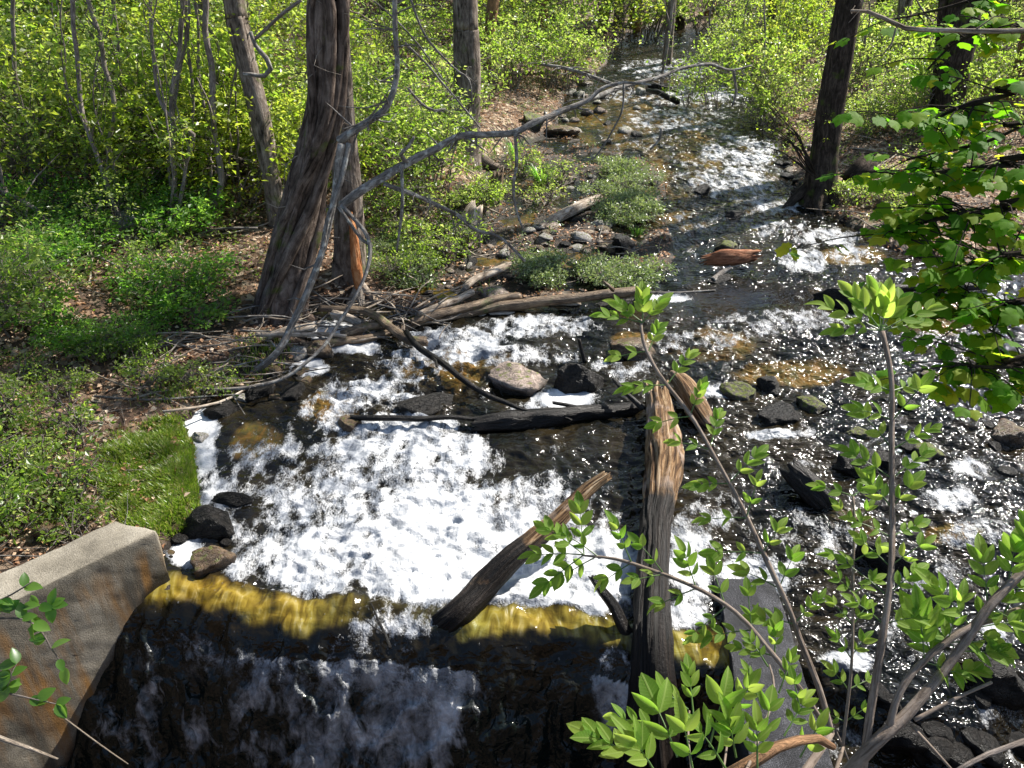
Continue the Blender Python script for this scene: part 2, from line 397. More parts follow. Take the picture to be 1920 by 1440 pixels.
def stone(name, dark, mid, light, moss=0.0, rough=0.75, spec=0.3, wetline=True):
    t = NT(name); o = objv(t); a = t.noise(o, 3.5, 8, 0.65); b = t.noise(o, 22, 6, 0.7)
    vz = t.n('ShaderNodeTexVoronoi', {'Scale': 5.0}, feature='DISTANCE_TO_EDGE'); t.t.links.new(t.mix(0.12, o, t.noise(o, 4, 3, col=True)), vz.inputs['Vector'])
    v = t.math('ADD', t.math('MULTIPLY', a, 0.6), t.math('MULTIPLY', b, 0.4))
    c = t.ramp(v, [(0.36, dark), (0.5, mid), (0.64, light)])
    if moss:
        nz = t.n('ShaderNodeSeparateXYZ', {0: t.n('ShaderNodeNewGeometry').outputs['Normal']}).outputs[2]
        mk = t.math('MULTIPLY', t.math('SUBTRACT', t.math('ADD', t.noise(o, 5, 5), t.math('MULTIPLY', nz, 0.15)), 0.72 - moss * 0.2), 8, clamp=True)
        c = t.mix(mk, c, (0.10, 0.12, 0.015))
    pz = t.n('ShaderNodeSeparateXYZ', {0: t.n('ShaderNodeTexCoord').outputs['Generated']}).outputs[2]
    if wetline:
        w = t.math('MULTIPLY', t.math('SUBTRACT', t.math('ADD', 0.62, t.math('MULTIPLY', t.math('SUBTRACT', a, 0.5), 0.8)), pz), 8, clamp=True)
        c = t.mix(t.math('MULTIPLY', w, 0.8), c, (0.008, 0.007, 0.006)); rr = t.math('MULTIPLY_ADD', w, -0.4 if rough > 0.5 else -0.1, rough)
    else: rr = rough
    n = t.bump(t.math('ADD', v, t.math('MULTIPLY', t.math('MINIMUM', vz.outputs[0], 0.06), 5.0)), 0.9, 0.03)
    return t.done(t.pbsdf(c, rr, spec, n))
M['stone_pink'] = stone('pinkish_dry_granite', (0.05, 0.04, 0.035), (0.22, 0.17, 0.14), (0.46, 0.38, 0.33), 0.2)
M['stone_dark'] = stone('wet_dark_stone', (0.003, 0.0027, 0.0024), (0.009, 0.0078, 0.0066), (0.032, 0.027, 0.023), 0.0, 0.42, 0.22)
M['stone_brown'] = stone('wet_brown_stone', (0.02, 0.013, 0.008), (0.09, 0.055, 0.028), (0.20, 0.13, 0.07), 0.2, 0.4, 0.45)
M['stone_moss'] = stone('mossy_stone', (0.015, 0.013, 0.01), (0.06, 0.05, 0.038), (0.17, 0.15, 0.11), 0.75, 0.7)
M['stone_grey'] = stone('pale_grey_stone', (0.08, 0.075, 0.07), (0.28, 0.26, 0.24), (0.5, 0.48, 0.44), 0.3)
M['slab_red'] = bark('reddish_bark_slab', (0.08, 0.03, 0.015), (0.27, 0.11, 0.055), (0.45, 0.24, 0.14), 1.0)
def concrete():
    t = NT('weathered_concrete'); o = pos(t)
    a = t.noise(o, 3.0, 8, 0.62); b = t.noise(o, 130, 3, 0.7)
    st = t.noise(t.mapping(o, (7.0, 7.0, 0.9)), 1.0, 4, 0.55, 0.3)
    c = t.ramp(t.math('ADD', t.math('MULTIPLY', a, 0.6), t.math('MULTIPLY', b, 0.4)), [(0.36, (0.06, 0.052, 0.038)), (0.5, (0.165, 0.145, 0.11)), (0.64, (0.30, 0.27, 0.215))])
    z = t.n('ShaderNodeSeparateXYZ', {0: o}).outputs[2]
    face = t.math('MULTIPLY', t.math('SUBTRACT', 0.40, z), 6, clamp=True)
    rust = t.math('MULTIPLY', t.math('MULTIPLY', t.math('SUBTRACT', st, 0.47), 6, clamp=True), face)
    c = t.mix(t.math('MULTIPLY', rust, 0.85), c, (0.22, 0.105, 0.022))
    dk = t.math('MULTIPLY', t.math('MULTIPLY', t.math('SUBTRACT', 0.50, t.noise(t.mapping(o, (4.5, 4.5, 0.5)), 1.3, 3)), 7, clamp=True), face)
    c = t.mix(t.math('MULTIPLY', dk, 0.75), c, (0.035, 0.032, 0.026))
    wet = attr(t, 'wet'); wet = t.math('MULTIPLY', t.math('ADD', t.math('SUBTRACT', wet, 0.5), t.math('MULTIPLY', t.math('SUBTRACT', a, 0.5), 1.2)), 3.0, clamp=True)
    c = t.mix(t.math('MULTIPLY', wet, 0.93), c, (0.012, 0.010, 0.008))
    vo = t.n('ShaderNodeTexVoronoi', {'Scale': 55.0, 'Vector': o})
    pit = t.math('MULTIPLY', t.math('SUBTRACT', 0.16, vo.outputs[0]), 5, clamp=True)
    c = t.mix(t.math('MULTIPLY', pit, 0.6), c, (0.05, 0.045, 0.035))
    h = t.math('SUBTRACT', t.math('ADD', t.math('MULTIPLY', b, 0.5), a), pit)
    return t.done(t.pbsdf(c, t.math('MULTIPLY_ADD', wet, -0.4, 0.85), 0.35, t.bump(h, 0.8, 0.012)))
M['concrete'] = concrete()
def pier_m():
    t = NT('wet_speckled_concrete'); o = pos(t)
    a = t.noise(o, 6, 6, 0.6); b = t.noise(o, 190, 2, 0.6)
    c = t.ramp(t.math('ADD', t.math('MULTIPLY', a, 0.35), t.math('MULTIPLY', b, 0.65)), [(0.42, (0.004, 0.004, 0.005)), (0.52, (0.018, 0.018, 0.021)), (0.66, (0.12, 0.12, 0.135))])
    z = t.n('ShaderNodeSeparateXYZ', {0: o}).outputs[2]
    w = t.math('MULTIPLY', t.math('SUBTRACT', 0.0, z), 12, clamp=True)
    c = t.mix(w, c, (0.012, 0.011, 0.01))
    return t.done(t.pbsdf(c, 0.5, 0.3, t.bump(t.math('ADD', b, a), 0.9, 0.012)))
M['pier'] = pier_m()
def ground_m():
    t = NT('forest_floor'); o = pos(t)
    vo = t.n('ShaderNodeTexVoronoi', {'Scale': 17.0}); wv = t.mix(0.04, o, t.noise(o, 9, 3, col=True)); t.t.links.new(wv, vo.inputs['Vector'])
    rc = t.n('ShaderNodeSeparateColor', {0: vo.outputs['Color']}).outputs[0]
    c = t.ramp(rc, [(0, (0.025, 0.016, 0.010)), (0.35, (0.11, 0.065, 0.04)), (0.65, (0.21, 0.13, 0.08)), (0.88, (0.34, 0.25, 0.17)), (1, (0.48, 0.40, 0.30))])
    big = t.noise(o, 1.4, 5, 0.6)
    c = t.mix(t.math('MULTIPLY', t.math('SUBTRACT', 0.55, big), 5, clamp=True), c, (0.03, 0.02, 0.014))
    gr = attr(t, 'green'); gm = t.math('MULTIPLY', t.math('SUBTRACT', t.math('ADD', gr, t.noise(o, 5, 6, 0.7)), 0.95), 4, clamp=True)
    c = t.mix(gm, c, t.ramp(t.noise(o, 40, 4), [(0.3, (0.03, 0.055, 0.008)), (0.7, (0.11, 0.15, 0.025))]))
    we = attr(t, 'wet'); c = t.mix(t.math('MULTIPLY', we, 0.85), c, (0.012, 0.010, 0.007))
    n = t.bump(t.math('ADD', t.math('MULTIPLY', rc, 0.5), t.noise(o, 30, 5, 0.7)), 1.0, 0.04)
    return t.done(t.pbsdf(c, t.math('MULTIPLY_ADD', we, -0.4, 0.85), 0.3, n))
M['ground'] = ground_m()
def water_m():
    t = NT('turbulent_river_water'); o = pos(t)
    den, amb, shal, fall = attr(t, 'foam'), attr(t, 'amber'), attr(t, 'shallow'), attr(t, 'fall')
    sx = t.n('ShaderNodeSeparateXYZ', {0: o})
    warp = t.mix(0.035, o, t.noise(o, 5.0, 3, 0.5, 0, True))
    fl = t.mapping(warp, (1.0, 0.45, 1.0))
    n1 = t.noise(fl, 4.2, 9, 0.62, 0.9)
    n2 = t.noise(fl, 17.0, 6, 0.62, 0.6)
    n3 = t.noise(t.mapping(o, (1, 0.6, 1)), 75.0, 3, 0.6)
    vo = t.n('ShaderNodeTexVoronoi', {'Scale': 11.0}, feature='F1'); t.t.links.new(t.mapping(t.mix(0.10, o, t.noise(o, 7.0, 3, 0.5, 0, True)), (1.0, 0.6, 1)), vo.inputs['Vector'])
    ridg = t.math('SUBTRACT', 1.0, t.math('MULTIPLY', t.math('ABSOLUTE', t.math('SUBTRACT', n1, 0.5)), 9.0), clamp=True)
    pat = t.math('ADD', t.math('MULTIPLY', n1, 0.9), t.math('ADD', t.math('MULTIPLY', n2, 0.75), t.math('MULTIPLY', n3, 0.6)))
    pat = t.math('ADD', t.math('SUBTRACT', pat, 1.125), t.math('MULTIPLY', t.math('SUBTRACT', vo.outputs[0], 0.42), 0.55))
    pat = t.math('ADD', pat, t.math('MULTIPLY', t.math('SUBTRACT', ridg, 0.35), 0.10))
    m = t.math('MULTIPLY', t.math('ADD', t.math('MULTIPLY', t.math('SUBTRACT', den, 0.5), 1.55), t.math('MULTIPLY', pat, 1.45)), 2.2, clamp=True)
    ff = t.mapping(t.mix(0.16, o, t.noise(o, 3.4, 3, 0.55, 0, True)), (1.0, 0.5, 0.5))
    nf = t.math('ADD', t.math('MULTIPLY', t.noise(ff, 5.0, 6, 0.6, 0.8), 0.7), t.math('MULTIPLY', t.noise(ff, 26.0, 4, 0.6, 0.3), 0.3))
    mf = t.math('MULTIPLY', t.math('ADD', t.math('SUBTRACT', den, 0.5), t.math('MULTIPLY', t.math('SUBTRACT', nf, 0.48), 3.0)), 1.7, clamp=True)
    mf = t.math('MULTIPLY', mf, 0.95)
    m = t.math('ADD', t.math('MULTIPLY', m, t.math('SUBTRACT', 1.0, fall)), t.math('MULTIPLY', mf, fall))
    m = t.math('MULTIPLY', m, t.math('MULTIPLY', den, 6.0, clamp=True))
    # floating froth specks; the white dots also paint sun sparkle on the ripples
    sp = t.n('ShaderNodeTexVoronoi', {'Scale': 34.0}, feature='F1'); t.t.links.new(t.mapping(o, (1, 0.7, 1)), sp.inputs['Vector'])
    sr = t.n('ShaderNodeSeparateColor', {0: sp.outputs['Color']}).outputs[0]
    dots = t.math('MULTIPLY', t.math('SUBTRACT', t.math('MULTIPLY', t.math('POWER', sr, 9.0), 0.30), sp.outputs[0]), 12, clamp=True)
    dots = t.math('MULTIPLY', dots, attr(t, 'specks'))
    m = t.math('MAXIMUM', m, t.math('MULTIPLY', dots, 0.9))
    deep = t.mix(t.math('MULTIPLY', t.math('SUBTRACT', t.noise(fl, 2.3, 4, 0.5), 0.42), 5, clamp=True), (0.004, 0.004, 0.003), (0.016, 0.012, 0.006))
    sh = t.mix(t.math('MULTIPLY', t.math('SUBTRACT', n2, 0.4), 5, clamp=True), (0.12, 0.065, 0.014), (0.06, 0.048, 0.012))
    sm = t.math('MULTIPLY', t.math('SUBTRACT', t.math('ADD', shal, t.noise(fl, 3.0, 5, 0.55)), 0.72), 4, clamp=True)
    c = t.mix(sm, deep, sh)
    c = t.mix(t.math('MULTIPLY', fall, 0.85), c, (0.006, 0.010, 0.009))  # shade on the face of the fall put into a darker base colour
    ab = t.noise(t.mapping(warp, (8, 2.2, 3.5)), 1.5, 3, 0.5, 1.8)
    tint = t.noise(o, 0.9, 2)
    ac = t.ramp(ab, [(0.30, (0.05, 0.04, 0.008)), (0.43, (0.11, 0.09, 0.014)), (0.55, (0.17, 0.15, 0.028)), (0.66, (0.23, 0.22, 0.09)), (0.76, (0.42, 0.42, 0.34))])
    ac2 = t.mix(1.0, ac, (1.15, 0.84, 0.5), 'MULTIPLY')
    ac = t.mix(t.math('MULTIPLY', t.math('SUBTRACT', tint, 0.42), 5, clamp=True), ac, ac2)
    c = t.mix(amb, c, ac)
    soft = t.noise(t.mapping(warp, (1, 0.42, 1)), 6.0, 5, 0.6, 0.9)
    fv = t.math('ADD', t.math('MULTIPLY', soft, 0.75), t.math('ADD', t.math('MULTIPLY', n2, 0.2), t.math('MULTIPLY', n3, 0.12)))
    fc = t.ramp(fv, [(0.38, (0.07, 0.08, 0.10)), (0.46, (0.16, 0.175, 0.20)), (0.54, (0.34, 0.35, 0.365)), (0.66, (0.62, 0.62, 0.62))])
    fc = t.mix(t.math('MAXIMUM', t.math('MULTIPLY', fall, 0.7), t.math('MULTIPLY', t.math('SUBTRACT', den, 0.72), 3.5, clamp=True)), fc, t.mix(0.38, fc, (0.70, 0.70, 0.69)))
    c = t.mix(t.math('POWER', m, 1.15), c, fc)
    rough = t.math('MULTIPLY_ADD', m, 0.45, 0.09)
    dist = attr(t, 'dist')
    r1 = t.noise(t.mapping(warp, (1.0, 1.4, 1.0)), 13.0, 2.0, 0.5, 0.5)
    r2 = t.noise(t.mapping(warp, (1.0, 1.2, 1.0)), 5.0, 2.5, 0.55, 0.4)
    hb = t.math('ADD', t.math('MULTIPLY', r1, t.math('SUBTRACT', 1.0, t.math('MULTIPLY', dist, 0.7))), t.math('MULTIPLY', r2, t.math('MULTIPLY_ADD', dist, 3.2, 0.6)))
    hb = t.math('MULTIPLY', hb, t.math('MULTIPLY', attr(t, 'ripple'), 1.7))
    hb = t.math('ADD', hb, t.math('MULTIPLY', t.noise(o, 30.0, 1.5), 0.14))
    hb = t.math('ADD', hb, t.math('MULTIPLY', t.math('MULTIPLY', t.math('ADD', soft, t.math('MULTIPLY', n3, 0.35)), m), 0.5))
    hb = t.math('MULTIPLY', hb, t.math('MULTIPLY_ADD', amb, -0.55, 1.0))
    n = t.bump(hb, 1.0, 0.022)
    return t.done(t.pbsdf(c, rough, 0.5, n, IOR=1.33))
M['water'] = water_m()

# ------------------------------------------------------------------ setting: ground and water
def fan(u0, u1, nu, ys, off):
    u = np.linspace(u0, u1, nu); U, Y = np.meshgrid(u, ys); X = U * (Y + off)
    i = np.arange(len(ys) - 1)[:, None] * nu; j = np.arange(nu - 1)[None, :]
    F = np.stack([i + j, i + j + 1, i + nu + j + 1, i + nu + j], -1).reshape(-1, 4)
    return X, Y, F
def ell(px, py, L):
    r = np.zeros(np.shape(px))
    for (cx, cy, rx, ry, v) in L:
        q = np.hypot((px - cx) / rx, (py - cy) / ry)
        r = np.maximum(r, v * sst(1.25, 0.45, q))
    return r
ys = np.concatenate([np.linspace(-6, 1.4, 12), 1.5 * np.exp(np.linspace(0, math.log(180 / 1.5), 520))])
X, Y, F = fan(-1.25, 1.25, 470, ys, 9)
Z = ground_h(X, Y)
px, py = project(X, Y, Z)
near = np.exp(-np.maximum(Y - 6, 0) / 6)
Z = Z + fbm(X * 5, Y * 5, 1.7, 3) * 0.02 * near + np.abs(fbm(X * 11, Y * 11, 2.7, 2)) * 0.012 * near
green = ell(px, py, [(300, 890, 110, 115, 0.8), (330, 640, 200, 60, 0.35), (1100, 500, 130, 60, 0.5), (1190, 350, 80, 70, 0.6), (900, 300, 160, 60, 0.5), (1650, 420, 100, 40, 0.5), (200, 250, 420, 250, 0.42), (60, 950, 100, 60, 0.5), (750, 330, 120, 160, 0.4), (1500, 120, 500, 170, 0.42), (1000, 60, 400, 120, 0.4)])
wet = sst(0.10, 0.02, Z - level(np.minimum(Y, 60)))
me = npmesh('forest_floor', np.stack([X, Y, Z], -1).reshape(-1, 3), F, M['ground'], attrs={'green': green.ravel(), 'wet': wet.ravel()})
tag(link('ground', me), 'leaf strewn earth banks on both sides of the stream', kind='structure')

ys = np.concatenate([np.linspace(1.2, 2.4, 40), np.linspace(2.4, 7.5, 430)[1:], 7.5 * np.exp(np.linspace(0, math.log(44 / 7.5), 250))[1:]])
X, Y, F = fan(-0.72, 0.95, 640, ys, 2.6)
WB = water_base(X, Y); px, py = project(X, Y, WB)
foamL = [(372, 795, 52, 45, 1.0), (372, 860, 45, 60, .97), (400, 930, 40, 70, .85), (352, 1038, 45, 32, 1.0), (440, 1000, 40, 60, .6),
         (540, 900, 190, 110, .60), (640, 880, 150, 80, .62), (760, 860, 210, 90, .78), (700, 950, 300, 120, .72), (620, 1050, 220, 90, .84), (480, 1070, 90, 45, .72),
         (850, 1010, 260, 130, .96), (900, 1090, 300, 75, 1.05), (1080, 1080, 190, 110, .98), (1000, 960, 130, 90, .72), (1100, 950, 100, 90, .45),
         (1290, 1060, 60, 120, .86), (1290, 1150, 50, 50, .92), (1420, 1075, 100, 50, .85), (1480, 1010, 110, 70, .52), (1340, 960, 90, 60, .45),
         (690, 745, 130, 45, .70), (610, 770, 70, 30, .5), (860, 650, 120, 42, .78), (790, 690, 110, 40, .62), (1010, 612, 130, 28, .74), (980, 670, 140, 30, .55), (730, 800, 170, 26, .82),
         (640, 618, 95, 26, 1.0), (665, 648, 60, 24, 1.0), (575, 690, 52, 22, 1.0), (1060, 750, 72, 26, 1.05), (1170, 690, 70, 40, .60), (1000, 770, 60, 20, .6),
         (1340, 735, 50, 20, .85), (1460, 815, 80, 12, .85), (1300, 640, 140, 24, .45), (1420, 610, 160, 30, .45), (1500, 600, 120, 30, .5), (1250, 560, 60, 10, .95),
         (1250, 130, 120, 26, .60), (1320, 180, 120, 30, .66), (1280, 225, 140, 30, .58), (1390, 285, 100, 45, .66), (1375, 345, 110, 44, .62), (1450, 385, 90, 24, .60), (1200, 180, 100, 20, .5), (1290, 330, 60, 50, .36), (1210, 260, 100, 30, .44), (1300, 420, 80, 30, .42), (1450, 430, 90, 20, .5),  # upper riffles: foam whose white also paints the sun glitter there
         (1560, 445, 80, 22, .62), (1510, 490, 60, 26, .8), (1590, 480, 50, 22, .7), (1640, 590, 120, 22, .4), (1800, 640, 130, 30, .42), (1850, 560, 70, 14, .6),
         (1780, 940, 70, 30, .78), (1830, 1000, 90, 40, .55), (1700, 870, 60, 30, .45), (1820, 880, 60, 30, .6), (1590, 1240, 70, 26, .85), (1560, 1020, 100, 60, .45), (1500, 880, 60, 24, .45),
         (1720, 1200, 170, 60, .40), (1860, 1190, 40, 30, .8), (1730, 1080, 120, 50, .42), (1870, 1330, 60, 60, .42), (1560, 1400, 90, 40, .4),
         (740, 1170, 120, 45, .60), (690, 1230, 110, 60, .42), (860, 1170, 40, 24, .6), (790, 1330, 150, 80, .46), (700, 1400, 160, 60, .44), (1150, 1290, 45, 110, .56), (610, 1330, 60, 60, .36), (1000, 1250, 120, 30, .22), (300, 1400, 60, 30, .22), (1180, 1180, 40, 30, .3)]
foam = ell(px, py, foamL)
riv = sst(560, 150, py) * 0.34 * (px > 1050)
foam = np.maximum(foam, 0.17 + riv * 0 + 0.08 * sst(600, 300, py))
foam *= sst(0.05, -0.12, sdist(X, Y) - 0.05) * 0.25 + 0.75
s = ylip(X) - Y
leftk = sst(1.5, 1.3, X)
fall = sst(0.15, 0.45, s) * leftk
amber = sst(-0.12, -0.02, s + 0.02 * fbm(X * 6, Y * 6, 3.0, 2)) * sst(0.145, 0.08, s + 0.06 * fbm(X * 4, Y * 2, 8.0, 4)) * leftk  # thin tea-stained water, with the backlit glow of the crest painted into its colour
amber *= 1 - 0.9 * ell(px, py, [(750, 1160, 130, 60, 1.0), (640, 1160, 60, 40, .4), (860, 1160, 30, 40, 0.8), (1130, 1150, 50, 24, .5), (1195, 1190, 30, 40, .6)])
foam = foam - (foam < .99) * (foam > .5) * .30 * np.clip(fbm(X * 1.7 + .4, Y * 1.5, 21.0, 3) + .05, 0, .8)
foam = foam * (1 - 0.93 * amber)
# the calm pocket downstream edge keeps the foam from spilling over the dark face
fo = ell(px, py, [(690, 1240, 190, 90, .70), (790, 1320, 140, 130, .72), (640, 1410, 240, 90, .66), (740, 1400, 130, 90, .78), (1150, 1290, 55, 130, .80), (540, 1290, 170, 100, .56), (380, 1300, 220, 150, .45), (750, 1190, 150, 50, .88), (1000, 1300, 160, 60, .24), (300, 1400, 160, 60, .34)])
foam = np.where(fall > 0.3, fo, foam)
shallow = ell(px, py, [(620, 770, 70, 40, .5), (480, 830, 60, 40, .5), (860, 690, 160, 50, .42), (1190, 640, 60, 20, .5), (1330, 650, 120, 40, .35), (1480, 700, 130, 30, .5), (1600, 480, 80, 22, .55),
                       (1150, 240, 120, 60, .36), (1180, 190, 90, 40, .36), (900, 545, 160, 40, .6), (1000, 470, 150, 80, .55), (1790, 1000, 60, 20, .6), (1280, 300, 100, 200, .3), (1420, 350, 100, 100, .25), (1580, 1000, 100, 60, .3), (1770, 600, 110, 40, .4), (1000, 1240, 200, 60, .2)]) * (1 - fall)
rest = ell(px, py, [(1400, 560, 190, 25, 1.0), (1000, 480, 160, 90, 1.0), (880, 545, 150, 40, 1.0), (1150, 215, 120, 60, .6), (372, 800, 60, 60, .9), (640, 630, 110, 45, .95), (1060, 750, 70, 24, .9), (575, 690, 55, 25, .9), (355, 1035, 50, 40, .9), (450, 880, 110, 110, .5)])
rough_w = (1 - rest)
fx = X + 0.25 * fbm(X * 0.8, Y * 0.8, 4.4, 2)
w1 = fbm(fx * 2.2, Y * 3.4, 0.3, 3) ; w2 = 1 - 2 * np.abs(fbm(fx * 4.0, Y * 5.5, 5.3, 3)); w3 = fbm(fx * 9, Y * 12, 8.0, 3)
far = 1 / (1 + np.maximum(Y - 9, 0) * 0.04)
H = rough_w * (0.026 * w1 + 0.020 * w2 + 0.008 * w3) * far
bil = 1 - np.abs(fbm(X * 5.5 + 0.8 * w1, Y * 5.5, 2.2, 4)) * 2
H += sst(0.45, 0.95, foam) * rough_w * (0.013 * bil + 0.030 * (fbm(X * 3.1, Y * 2.6, 7.7, 3)) + 0.010 * fbm(X * 24, Y * 24, 3.3, 3))
# the rapid between the rocks and the logs: standing waves
H += ell(px, py, [(820, 690, 250, 80, 1.0), (700, 760, 160, 50, 1.0)]) * 0.05 * (1 - 2 * np.abs(fbm(X * 2.0, Y * 3.0, 6.6, 4)))
# crest of water piling up at the lip, and the chaotic sheet running down the face
H += leftk * 0.045 * np.exp(-((s + 0.03) / 0.09) ** 2) * (0.7 + 1.2 * fbm(X * 4, Y * 2, 9.9, 3))
H += fall * (0.10 * (1 - 2 * np.abs(fbm(X * 3.2 + 0.5 * w1, Y * 2.4, 1.1, 4))) + 0.026 * fbm(X * 15, Y * 9, 4.1, 3))
H *= 1 - 0.35 * amber
ripple = (0.35 + 0.8 * ell(px, py, [(1350, 280, 230, 200, 1.8), (1700, 1150, 420, 420, 1.0), (1350, 300, 260, 300, 1.0), (1600, 700, 500, 260, .9), (700, 720, 250, 120, .7)])) * (1 - 0.7 * rest)
ripple = np.where(fall > .2, .6, ripple)
specks = np.maximum(ell(px, py, [(1500, 650, 500, 230, .9), (1350, 330, 250, 300, .8), (1200, 900, 200, 150, 1), (1700, 1000, 400, 400, .8), (500, 880, 160, 140, 1), (900, 540, 140, 30, .9), (700, 700, 150, 60, .7)]), .2) * (1 - fall)
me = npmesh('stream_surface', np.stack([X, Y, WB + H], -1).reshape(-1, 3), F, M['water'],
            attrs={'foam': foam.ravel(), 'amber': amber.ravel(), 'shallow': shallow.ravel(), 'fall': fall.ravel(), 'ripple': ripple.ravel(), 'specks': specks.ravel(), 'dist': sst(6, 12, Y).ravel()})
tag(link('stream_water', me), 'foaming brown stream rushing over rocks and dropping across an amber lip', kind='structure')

# ------------------------------------------------------------------ concrete wall and pier
def slab(name, corners, ztop, zbot, mat, label, cat, wetfun, rough=0.010, step=0.035, bev=0.014):
    # corners: far-inner, near-inner, near-outer, far-outer (x,y); grid-displaced box made of 5 sheets welded
    bm = bmesh.new(); c = [Vector((a[0], a[1], 0)) for a in corners]
    vt = [bm.verts.new((v.x, v.y, ztop)) for v in c]; vb = [bm.verts.new((v.x, v.y, zbot)) for v in c]
    bm.faces.new(vt); bm.faces.new(vb[::-1])
    for i in range(4): bm.faces.new([vt[i], vb[i], vb[(i + 1) % 4], vt[(i + 1) % 4]])
    bmesh.ops.recalc_face_normals(bm, faces=bm.faces)
    bmesh.ops.bevel(bm, geom=[e for e in bm.edges if min(v.co.z for v in e.verts) > zbot + 0.01 or abs(e.verts[0].co.z - e.verts[1].co.z) > 0.1], offset=bev, segments=3, affect='EDGES', profile=0.6)
    for _ in range(7):
        es = [e for e in bm.edges if e.calc_length() > step * 2]
        if not es: break
        bmesh.ops.subdivide_edges(bm, edges=es, cuts=1, use_grid_fill=True)
    bmesh.ops.triangulate(bm, faces=bm.faces)
    bm.normal_update()
    P = np.array([v.co[:] for v in bm.verts])
    n1 = fbm(P[:, 0] * 3, P[:, 1] * 3, P[:, 2] * 3, 3); n2 = fbm(P[:, 0] * 16, P[:, 1] * 16, P[:, 2] * 16, 3)
    for v, a, b in zip(bm.verts, n1, n2): v.co += v.normal * (a * rough + b * rough * 0.35)
    me = bpy.data.meshes.new(name); bm.to_mesh(me); bm.free()
    me.materials.append(mat); me.polygons.foreach_set('use_smooth', np.ones(len(me.polygons), bool))
    a = me.attributes.new('wet', 'FLOAT', 'POINT')
    P = np.zeros(len(me.vertices) * 3); me.vertices.foreach_get('co', P); P = P.reshape(-1, 3)
    a.data.foreach_set('value', wetfun(P).astype(np.float32))
    o = link(name, me); tag(o, label, cat); return o
a0, a1 = (-2.30, 3.88), (-4.15, 2.05); b1, b0 = (-4.37, 2.26), (-2.60, 3.98)
slab('concrete_wall', [a0, a1, b1, b0], 0.46, -1.9, M['concrete'], 'rust stained concrete wing wall where the stream drops over its lip', 'wall',
     lambda P: sst(0.34, 0.0, P[:, 2] - water_base(P[:, 0] + 0.25, P[:, 1] - 0.1)))
slab('concrete_pier', [(1.37, 3.86), (1.20, 1.9), (1.66, 1.8), (1.76, 3.84)], 0.06, -1.9, M['pier'], 'wet grey concrete pier dividing the falls from the side channel', 'pier', lambda P: P[:, 2] * 0, rough=0.02)

# ------------------------------------------------------------------ telling look-alikes apart by landmark and order
LAND = [(965, 728, 'cracked pinkish rock'), (1388, 742, 'midstream boulder pair'), (602, 668, 'foam slab'), (430, 800, 'foam pool'), (405, 1066, 'smooth brown stone'), (1320, 364, 'lone pointed rock'),
        (828, 495, 'round mossy boulder'), (1060, 345, 'pinkish boulder'), (790, 318, 'pale grey boulder'), (560, 450, 'vine wrapped trunk'), (655, 480, 'split trunk'), (505, 300, 'thin leaning tree'),
        (868, 260, 'straight grey trunk'), (1545, 250, 'leaning dark trunk'), (1775, 220, 'thick dark trunk'), (1842, 240, 'orange brown stump'), (335, 450, 'braided sapling clump'), (235, 440, 'double bent sapling'),
        (150, 250, 'curved dark sapling'), (30, 150, 'bowing sapling'), (400, 250, 'smooth curved sapling'), (120, 440, 'arching dark stem'), (300, 890, 'grass patch'), (880, 440, 'pale broken log'), (1100, 556, 'long straight log'),
        (1015, 352, 'long bladed tuft'), (1085, 388, 'short bleached log'), (1243, 100, 'stream head sapling'), (1612, 322, 'upturned root mass'), (740, 100, 'thick grey vine'), (1000, 120, 'stream head branch'),
        (700, 600, 'debris jam'), (1640, 1100, 'upright ash stem'), (100, 1060, 'concrete wall'), (1165, 465, 'square dark stone'), (1380, 490, 'reddish bark slab'), (915, 60, 'warm brown trunk'), (1700, 560, 'dark driftwood log')]
AUTO = []
def auto(o, p, adj, noun, group, sizes=None):
    q = project(p[0], p[1], p[2]); AUTO.append((o, float(q[0]), float(q[1]), adj, noun, group))
def finish_labels():
    by = {}
    for o, a, b, adj, noun, g in AUTO:
        d = [(math.hypot(a - x_, (b - y_) * 1.6), x_, y_, nm) for x_, y_, nm in LAND]; m = min(d)
        dx, dy = a - m[1], b - m[2]
        if m[0] < 14: w = 'at'
        elif abs(dx) > abs(dy) * 1.3: w = 'left of' if dx < 0 else 'right of'
        else: w = 'behind' if dy < 0 else 'in front of'
        by.setdefault(f'{adj} {noun} {w} the {m[3]}', []).append((a, b, o))
    ordn = ['leftmost', 'second', 'third', 'fourth', 'fifth', 'sixth', 'seventh', 'eighth', 'ninth', 'tenth']
    for k, L in by.items():
        L.sort(key=lambda t: t[0]); n = len(L)
        for i, (a, b, o) in enumerate(L):
            if n == 1: o['label'] = k
            elif i == 0: o['label'] = 'leftmost ' + k
            elif i == n - 1: o['label'] = 'rightmost ' + k
            elif i < 10: o['label'] = ordn[i] + ' from left, ' + k
            elif n - i <= 9: o['label'] = ordn[n - i] .replace('leftmost', 'second') + ' from right, ' + k if n - i > 1 else k
            else: o['label'] = 'one of the middle few, ' + k

